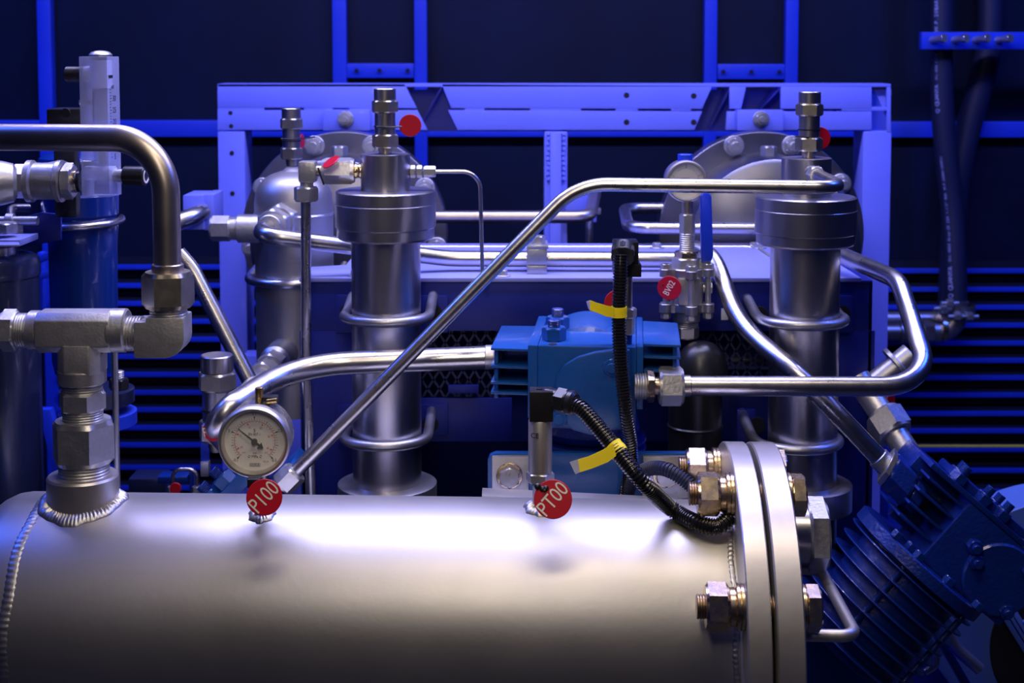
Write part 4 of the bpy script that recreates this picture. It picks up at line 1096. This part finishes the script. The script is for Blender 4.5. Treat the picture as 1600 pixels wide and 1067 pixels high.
mb = MB(); mb.cyl(LO(-6,22,36), X, -.022, .016, .009); mb.cyl(LO(-6,22,36), X, .012, .018, .006); mb.build('valve_seat', M['frost'], fm, local=True)
mb = MB(); mb.cyl(LO(14,22,32), X, -.006, .014, .0085); mb.build('knob_neck', M['zinc'], fm, local=True)
mb = MB(); mb.cyl(LO(14,22,32), X, .012, .040, .0125, c=.0015); kb = mb.build('knob', M['black'], fm, local=True)
mb = MB(); mb.lathe(LO(14,22,32), X, [(.0402, .0062), (.0406, .0062), (.0406, .0088), (.0402, .0088)], 32, cap=False); mb.build('knob_ring', M['white'], kb, local=True)
mb = MB(); mb.thread(LO(-32,22,192), -X, 0, .024, 12.5*sF, pitch=.0016, depth=.0005); mb.build('upper_port', M['black'], fm, local=True)
mb = MB(); mb.cyl(LO(-32,22,192), X, .0, .014, 13*sF); mb.build('port_bush', M['frost'], fm, local=True)
mb = MB()
for z in (148, 52): mb.cyl(LO(-32,14,z), -X, -.010, .005, .0034)
mb.build('mounting_pin', M['zinc'], fm, local=True)
# scale on the right-hand face
mb = MB(); xf = 14*sF+.0002
for i in range(24):
    z = (62+i*4.6)*sF; l = 7 if i % 4 == 0 else 4
    mb.add([V((xf, 8*sF, z)), V((xf, (8+l)*sF, z)), V((xf, (8+l)*sF, z+.0007)), V((xf, 8*sF, z+.0007))], [(0,1,2,3)])
for i, tx in enumerate(('5', '10', '15', '20', '25', '30')):
    mb.text(tx, V((xf, 24*sF, (62+i*18.4)*sF)), .010, Yv, Z, .00005)
mb.add([V((xf, 4*sF, 186*sF)), V((xf, 20*sF, 186*sF)), V((xf, 20*sF, 191*sF)), V((xf, 4*sF, 191*sF))], [(0,1,2,3)])
mb.text('AIR', V((xf, 18*sF, 172*sF)), .006, Yv, Z, .00005)
mb.build('scale_marks', M['ink'], fm, local=True)

# silver fittings feeding the meter
cy3 = 283; YF = FMY+.016; c_ = at(70, cy3, YF); L = lambda px: at(px, cy3, YF).x - c_.x; s = s_(YF, cy3)
t = thing('small_tee', 'silver screwed tee with hex nuts left of the acrylic flow meter', 'pipe fitting', c_)
mb = MB(); mb.lathe(c_, X, [(L(42), 28*s), (L(44), 33*s), (L(52), 33*s), (L(55), 29*s), (L(88), 29*s), (L(91), 33*s), (L(98), 33*s), (L(99), 26*s)], 48); mb.tube([c_+Z*.0, c_+V((0,.06,.0))], 27*s); mb.build('tee_body', M['zinc'], t)
MB().thread(c_, X, L(98), L(104), 21*s).build('thread', M['zinc'], t)
MB().hexn(c_, X, L(100), L(116), 29*s, u=V((0,-.4,1))).build('hex_nut', M['zinc'], t)
MB().cyl(c_, X, L(115), L(122), 18*s).build('brass_ring', M['gold'], t, label='brassy ring')
MB().cyl(c_, X, L(120), L(127), 17*s).build('seal', M['black'], t)
MB().hexn(c_, X, L(22), L(44), 27*s, u=V((0,-.6,1))).build('left_nut', M['zinc'], t)
t = thing('hose_union', 'round silver coupling cut off by the left photo edge, beside the small tee', 'pipe fitting', at(0,cy3,YF))
mb = MB(); mb.lathe(at(5,cy3+3,YF-.02), V((.92,.3,0)), [(-.06, 36*s), (-.01, 36*s), (.0, 34*s), (.012, 30*s), (.016, 22*s)], 56); mb.build('coupling', M['zinc'], t)

# ================================================================ BLUE FILTER HOUSING (left, behind)
t = thing('filter_housing', 'tall cylindrical blue filter housing behind the flow meter', 'filter', axis(130,400,1.95,600))
lath(127,400,1.95,[(236,30),(240,50),(246,60),(252,62),(258,60),(262,54),(300,54),(304,58.5),(334,58),(338,55),(352,54)]).build('head', M['fblue'], t)
lath(130,400,1.95,[(350,53),(355,54),(380,52),(560,50),(580,46)]).build('bowl', M['fblue'], t)
c_ = axis(127,400,1.95,345); s = s_(1.95); r = 62*s
pts = [V((at(20,345,1.93).x, 1.93, c_.z)), V((c_.x-r*.9, 1.95-r*.75, c_.z-.004))]+[V((c_.x+r*math.cos(a), 1.95+r*math.sin(a), c_.z-.004+.006*k/20)) for k, a in [(k, math.radians(238)+math.radians(150)*k/20) for k in range(21)]]
o = MB().sweep(smooth_path(pts, .006), 5.5*s, 18).build('clamp_rod', M['steel']); tag(o, 'bent steel clamp rod round the neck of the blue filter housing', 'u-bolt')
t = thing('filter_bracket', 'dark blue folded bracket left of the blue filter housing', 'bracket', at(45,360,1.85))
mb = MB(); mb.prism([at(22,343,1.86), at(64,332,1.86), at(95,335,1.86), at(95,375,1.86), at(30,388,1.86), at(30,372,1.86)], V((0,.006,0)), .001); mb.build('side_plate', M['navy'], t)
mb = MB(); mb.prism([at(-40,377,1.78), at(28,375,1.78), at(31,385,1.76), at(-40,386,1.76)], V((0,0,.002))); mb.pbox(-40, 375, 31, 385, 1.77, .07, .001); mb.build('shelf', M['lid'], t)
mb = MB(); mb.cyl(at(-30,345,1.84), X, 0, .075, .006); mb.cyl(at(10,345,1.84), X, 0, .010, .010); mb.hexn(at(6,362,1.80), Z, -.002, .012, .018); mb.hexn(at(22,362,1.84), Z, -.004, .010, .012); mb.build('bolt', M['zinc'], t)
mb = MB(); mb.tube([at(17,345,1.93), at(17,325,1.96), at(45,325,1.98)], .006, .012); o = mb.build('small_loop_tube', M['steel']); tag(o, 'small curved steel tube end above the folded filter bracket', 'tube')

t = thing('dark_canister', 'tall dark painted canister at the left photo edge behind the big tee', 'filter', axis(-8,500,1.80,780))
lath(-8,500,1.80,[(396,20),(398,60),(402,67),(412,70),(430,70),(433,68),(900,68)]).build('body', M['dkvessel'], t)
lath(-8,500,1.80,[(383,33),(385,35),(400,35)]).build('neck', M['turn'], t)
o = MB().tube([axis(178,500,1.68,540), axis(178,500,1.68,800)], 5*s_(1.68)).build('thin_upright_tube', M['dull']); tag(o, 'thin dark upright tube just right of the big tee, going down behind the vessel', 'tube')
t = thing('disc_flange', 'dark round flange with a bolt over a bright blue disc, behind the big tee', 'flange', axis(155,620,1.84,660))
lath(152,620,1.84,[(606,50),(608,57),(628,57),(630,54)]).build('upper_disc', M['dkvessel'], t)
lath(152,620,1.84,[(642,58),(643,60),(662,60),(664,55)]).build('lower_disc', M['blue'], t)
lath(152,620,1.84,[(630,30),(642,30)]).build('spacer', M['shadowgap'], t)
mb = MB(); p = axis(186,620,1.80,608); mb.hexn(p, Z, 0, .014, .013); mb.build('nut', M['black'], t); mb = MB(); mb.thread(p, Z, .012, .024, .007); mb.build('stud', M['zinc'], t)
lath(120,620,1.84,[(664,20),(900,20)]).build('stem', M['dkvessel'], t)
# blue braces behind on the left
mb = MB()
for (pts_) in ([(58,400),(92,388),(92,398),(58,414)], [(58,428),(90,416),(90,428),(58,440)], [(66,500),(90,430),(90,470),(84,500)]):
    mb.prism([at(a, b, 2.3) for a, b in pts_], V((0,.02,0)), .001)
mb.prism([at(58,395,2.325), at(66,395,2.325), at(66,520,2.325), at(58,520,2.325)], V((0,.02,0)), .001)
o = mb.build('blue_brace', M['blue']); tag(o, 'bright blue brace bars between the dark canister and the blue filter housing', 'brace')
mb = MB(); mb.prism([at(60,640,2.3), at(78,640,2.3), at(120,800,2.3), at(96,800,2.3)], V((0,.02,0)), .001)
o = mb.build('blue_brace', M['blue']); tag(o, 'slanted blue brace bar low behind the big silver union', 'brace')
o = MB().pbox(72, 170, 126, 200, 1.80, .05, .003); 
t = thing('black_junction_box', 'small black box behind the flow meter, just above the bent pipe', 'box', at(100,196,1.80))
o.build('housing', M['black'], t)
mb = MB(); mb.pbox(84, 192, 118, 340, 1.83, .02, .002); mb.build('stand', M['black'], t)
mb = MB(); mb.cyl(at(103,176,1.80), -Yv, -.002, .0025, .006); mb.build('slot', M['shadowgap'], t)

# ================================================================ small valves low left
t = thing('small_manifold', 'small dim valve manifold low in the gap between big tee and gauge', 'valve', at(290,770,1.95))
mb = MB(); mb.tube([at(270,790,1.95), at(270,733,1.95), at(308,733,1.95), at(308,790,1.95)], 3*s_(1.95), .012, 14); mb.build('loop_tube', M['steel'], t)
for px in (270, 308):
    mb = MB(); mb.hexn(axis(px,770,1.95,775), Z, -.01, .014, .0075); mb.build('nut', M['zinc'], t)
mb = MB(); mb.pbox(246, 745, 292, 756, 1.98, .03, .002); mb.pbox(296, 735, 300, 790, 1.99, .02); mb.build('block', M['fblue'], t)
mb = MB(); mb.cyl(at(275,762,1.93), -Yv, 0, .004, .008); mb.build('red_cap', M['red'], t)
mb = MB(); mb.pbox(200, 748, 255, 800, 2.05, .05, .004); mb.build('base_block', M['dkvessel'], t)
mb = MB(); mb.pbox(313, 722, 326, 745, 1.90, .012, .001); mb.build('connector', M['zinc'], t)
mb = MB(); mb.pbox(313, 670, 326, 725, 1.905, .006, .001); mb.build('blue_bar', M['blue'], t)
t = thing('left_head_plate', 'slanted blue cast plate with two studs, partly hidden behind the large front gauge', 'compressor', at(370,760,1.72))
d = (at(395,716,1.70)-at(338,775,1.70)).normalized(); n = Yv.cross(d).normalized()
if n.z < 0: n = -n
mb = MB(); c_ = at(372,742,1.70); mb.prism([c_-d*.06, c_+d*.035, c_+d*.035-n*.018, c_-d*.06-n*.018], V((0,.10,0)), .002); c2 = at(410,770,1.71)
mb.prism([c2-d*.06, c2+d*.05, c2+d*.05-n*.012, c2-d*.06-n*.012], V((0,.08,0)), .002)
mb.build('plate', M['cblue'], t)
for (px, py) in ((352,752),(334,776)):
    p = at(px, py, 1.72); mb = MB(); mb.hexn(p, n, -.006, .010, .0145); mb.build('nut', M['cblue'], t); mb = MB(); mb.thread(p, n, .009, .022, .0075); mb.build('stud', M['fblue'], t)
redtag('red tag with white lettering half hidden behind the large front gauge', at(333,673,1.66), 17*s_(1.66), (-.2,-1,0), 'RV00', math.radians(15), .015, None, .8)

# ================================================================ TILTED COMPRESSOR (bottom right)
CQ = 1.75; sc = s_(CQ, 880); oc = at(1500, 880, CQ)
ex = V((.757, 0, -.653)); ez = V((.653, 0, .757)); ey = V((0, 1, 0))
RC = Matrix((ex, ey, ez)).transposed()
tc_ = thing('tilted_compressor', 'dark blue finned compressor cylinder leaning to the upper right at the lower right corner', 'compressor', oc, RC)
def Q(a, b, y=0.0): return V((a*sc, y*sc, b*sc))
def qbox(mb, a0, a1, y0, y1, b0, b1, bev=.0015): return mb.bx(a0*sc, a1*sc, y0*sc, y1*sc, b0*sc, b1*sc, bev)
yb = 40   # centre depth of the cylinder axis, px behind the front cover
mb = MB(); qbox(mb, -62, 104, -22, 110, -34, 84, .003); mb.build('head_block', M['castblue'], tc_, local=True)
mb = MB(); qbox(mb, -150, -60, 30, 110, 62, 90, .004); qbox(mb, -110, -60, 60, 70, -20, 80); mb.build('inlet_side', M['castblue'], tc_, local=True)
mb = MB()
for i, b in enumerate((70, 46, 21, -3)):
    mb.prism([Q(-134, b+3, 20), Q(-128, b-2, -14), Q(-46, b-5, -20), Q(-46, b+1, -20), Q(-46, b+1, 100), Q(-134, b+3, 100)], Q(0, 3.2, 0), .0008) if False else qbox(mb, -134+i*1, -55, -16, 100, b-2, b+2.2, .001)
mb.build('head_fins', M['castblue'], tc_, local=True)
mb = MB(); qbox(mb, -148, 46, -24, 112, 84, 93, .002); mb.build('head_gasket_plate', M['castblue'], tc_, local=True)
mb = MB(); qbox(mb, -92, 46, -10, 100, 93, 106, .003); mb.build('top_cover', M['castblue'], tc_, local=True)
for (a, b, y) in ((-96, 104, -8), (-46, 104, -8), (-7, 104, -8), (-60, 104, 90), (20, 104, 90)):
    mb = MB(); p = Q(a, b-11, y); mb.hexn(p, Z, 0, 16*sc, 15*sc); nn = mb.build('head_nut', M['castblue'], tc_, local=True)
    mb = MB(); mb.thread(p, Z, 14*sc, 30*sc, 8*sc, pitch=.002); mb.build('stud', M['fblue'], nn, local=True)
mb = MB(); mb.lathe(Q(50, 22, -22), -Yv, [(0, 58*sc), (6*sc, 58*sc), (9*sc, 55*sc), (9*sc, 0)], 72); mb.build('front_cover', M['castblue'], tc_, local=True)
for (a, b) in ((-15, 36), (2, 20), (74, 62), (90, -8)):
    mb = MB(); p = Q(a, b, -30); mb.hexn(p, -Yv, -.008, .006, .010); mb.cyl(p, -Yv, .005, .012, .0055); mb.build('cover_bolt', M['castblue'], tc_, local=True)
ctr = lambda b: Q(-32, b, yb)
MB().lathe(ctr(0), Z, [(-56*sc, 112*sc), (-54*sc, 117*sc), (-36*sc, 117*sc), (-34*sc, 114*sc)], 96).build('barrel_flange', M['castblue'], tc_, local=True)
mb = MB(); mb.cyl(ctr(0), Z, -230*sc, -40*sc, 88*sc, seg=72); mb.build('barrel', M['castblue'], tc_, local=True)
for i in range(8):
    b = -63-i*21.5; R_ = 116
    mb = MB(); mb.lathe(ctr(b), Z, [(-2.5*sc, 86*sc), (-1.2*sc, R_*sc), (0, (R_+.8)*sc), (1.2*sc, R_*sc), (2.5*sc, 86*sc)], 96); mb.build('cooling_fin', M['castblue'], tc_, local=True)
mb = MB()
for (a, b) in ((-118,-36),(-90,-36)): mb.hexn(Q(a, -34, yb-70), Z, 0, 12*sc, 9*sc)
mb.build('flange_nut', M['castblue'], tc_, local=True)
for a in (-80, -20, 40):
    mb = MB(); mb.cyl(Q(a, 0, -40), Z, -200*sc, -56*sc, 5*sc); mb.hexn(Q(a, -34, -52), Z, 0, 12*sc, 10*sc); mb.build('tie_stud', M['fblue'], tc_, local=True)
# crankcase and drive behind
t = thing('crankcase', 'dark teal-blue crankcase block under the tilted compressor, cut by the bottom edge', 'compressor', at(1300,1100,1.85))
mb = MB(); mb.prism([at(1262,1000,1.86), at(1300,985,1.86), at(1420,1110,1.86), at(1420,1300,1.86), at(1200,1300,1.86), at(1200,1010,1.86)], V((0,.1,0)), .004); mb.build('block', M['cblue'], t)
t = thing('belt_guard', 'pale blue round belt guard with dark slots at the right edge', 'guard', at(1660,1000,2.12))
gcn = at(1668,1010,2.12); sg_ = s_(2.12,1000)
MB().cyl(gcn, Yv, 0, .09, 235*sg_, seg=96).build('drum', M['guard'], t)
MB().cyl(gcn, -Yv, 0, .003, 122*sg_, seg=96).build('dark_opening', M['shadowgap'], t)
mb = MB()
for k in range(7):
    c_ = gcn + V((-95*sg_+k*22*sg_, -.006, (52-k*22)*sg_+.02)); R2 = Matrix.Rotation(math.radians(58), 3, 'Y')
    mb.box(c_+V((0,0,-.03)), (.16*1.0, .004, .011), R2, .001)
mb.build('slot_bars', M['guard'], t)
t = thing('motor_mount', 'bright blue mounting frame under the belt guard in the lower right', 'frame', at(1480,1060,2.0))
mb = MB(); mb.prism([at(1402,1020,2.02), at(1440,1010,2.02), at(1500,1090,2.02), at(1500,1300,2.02), at(1402,1300,2.02)], V((0,.05,0)), .002); mb.build('plate', M['blue'], t)
mb = MB(); mb.prism([at(1456,988,2.0), at(1466,980,2.0), at(1530,1090,2.0), at(1518,1095,2.0)], V((0,.04,0)), .002); mb.build('bar', M['castblue'], t)
o = MB().tube([at(1450,930,2.05), at(1490,1010,2.05), at(1530,1045,2.05)], 10*s_(2.05), .05).build('drive_pipe', M['dull']); tag(o, 'short steel pipe glimpsed behind the fins of the tilted compressor', 'pipe')
o = MB().tube([at(1445,1050,1.98), at(1462,1040,1.98), at(1462,1012,1.98), at(1450,1005,1.98)], 6*s_(1.98), .012).build('hook_tube', M['steel']); tag(o, 'small hooked steel tube below the fins of the tilted compressor', 'tube')
mb = MB(); mb.pbox(1385, 700, 1432, 1100, 2.2, .05, .002)
o = mb.build('blue_upright', M['blue']); tag(o, 'bright blue upright bar behind the fins of the tilted compressor', 'brace')
# ================================================================ LIGHT
def area(name, loc, target, sx, sy, col, e, spread=None):
    l = bpy.data.lights.new(name, 'AREA'); l.shape = 'RECTANGLE'; l.size = sx; l.size_y = sy; l.color = col; l.energy = e
    if spread: l.spread = math.radians(spread)
    o = bpy.data.objects.new(name, l); COL.objects.link(o); o.location = loc
    o.rotation_euler = (V(target)-V(loc)).to_track_quat('-Z', 'Y').to_euler(); return o
area('ceiling_blue_strip', (.0, 2.15, CZ+.80), (0, 2.25, CZ-.4), 2.0, .10, (.48, .47, 1), 34)
area('blue_wash_left', (-1.5, 1.9, CZ+.95), (-.6, 3.2, CZ-.1), .4, .4, (.03, .11, 1), 16)
area('blue_wash_right', (1.6, 1.9, CZ+.95), (.7, 3.2, CZ-.1), .4, .4, (.03, .11, 1), 16)
area('warm_work_lamp', (.15, 1.05, CZ+.70), (.1, 1.56, CZ-.6), .9, .12, (1, .84, .66), 1.9, 100)
area('front_lamp', (-.12, .50, CZ+.42), (-.05, 1.55, CZ-.50), .12, .5, (1, .87, .72), 1.05, 95)
area('vessel_fill_strip', (-.05, 1.80, CZ+.62), (-.05, 1.62, CZ-.5), 1.0, .08, (.60, .60, 1), 5, 110)  # added fill above the vessel to brighten its top, no known lamp
w = bpy.data.worlds.new('world'); SC.world = w; w.use_nodes = True
w.node_tree.nodes['Background'].inputs['Color'].default_value = (.03, .07, .5, 1); w.node_tree.nodes['Background'].inputs['Strength'].default_value = .05
SC.view_settings.view_transform = 'Standard'; SC.view_settings.look = 'None'; SC.view_settings.gamma = 1; SC.view_settings.exposure = 0
SC.view_settings.use_curve_mapping = False
SC.cycles.max_bounces = 8; SC.cycles.sample_clamp_indirect = 4
for o in list(COL.objects):
    if 'label' in o and o['label'] == '': del o['label']
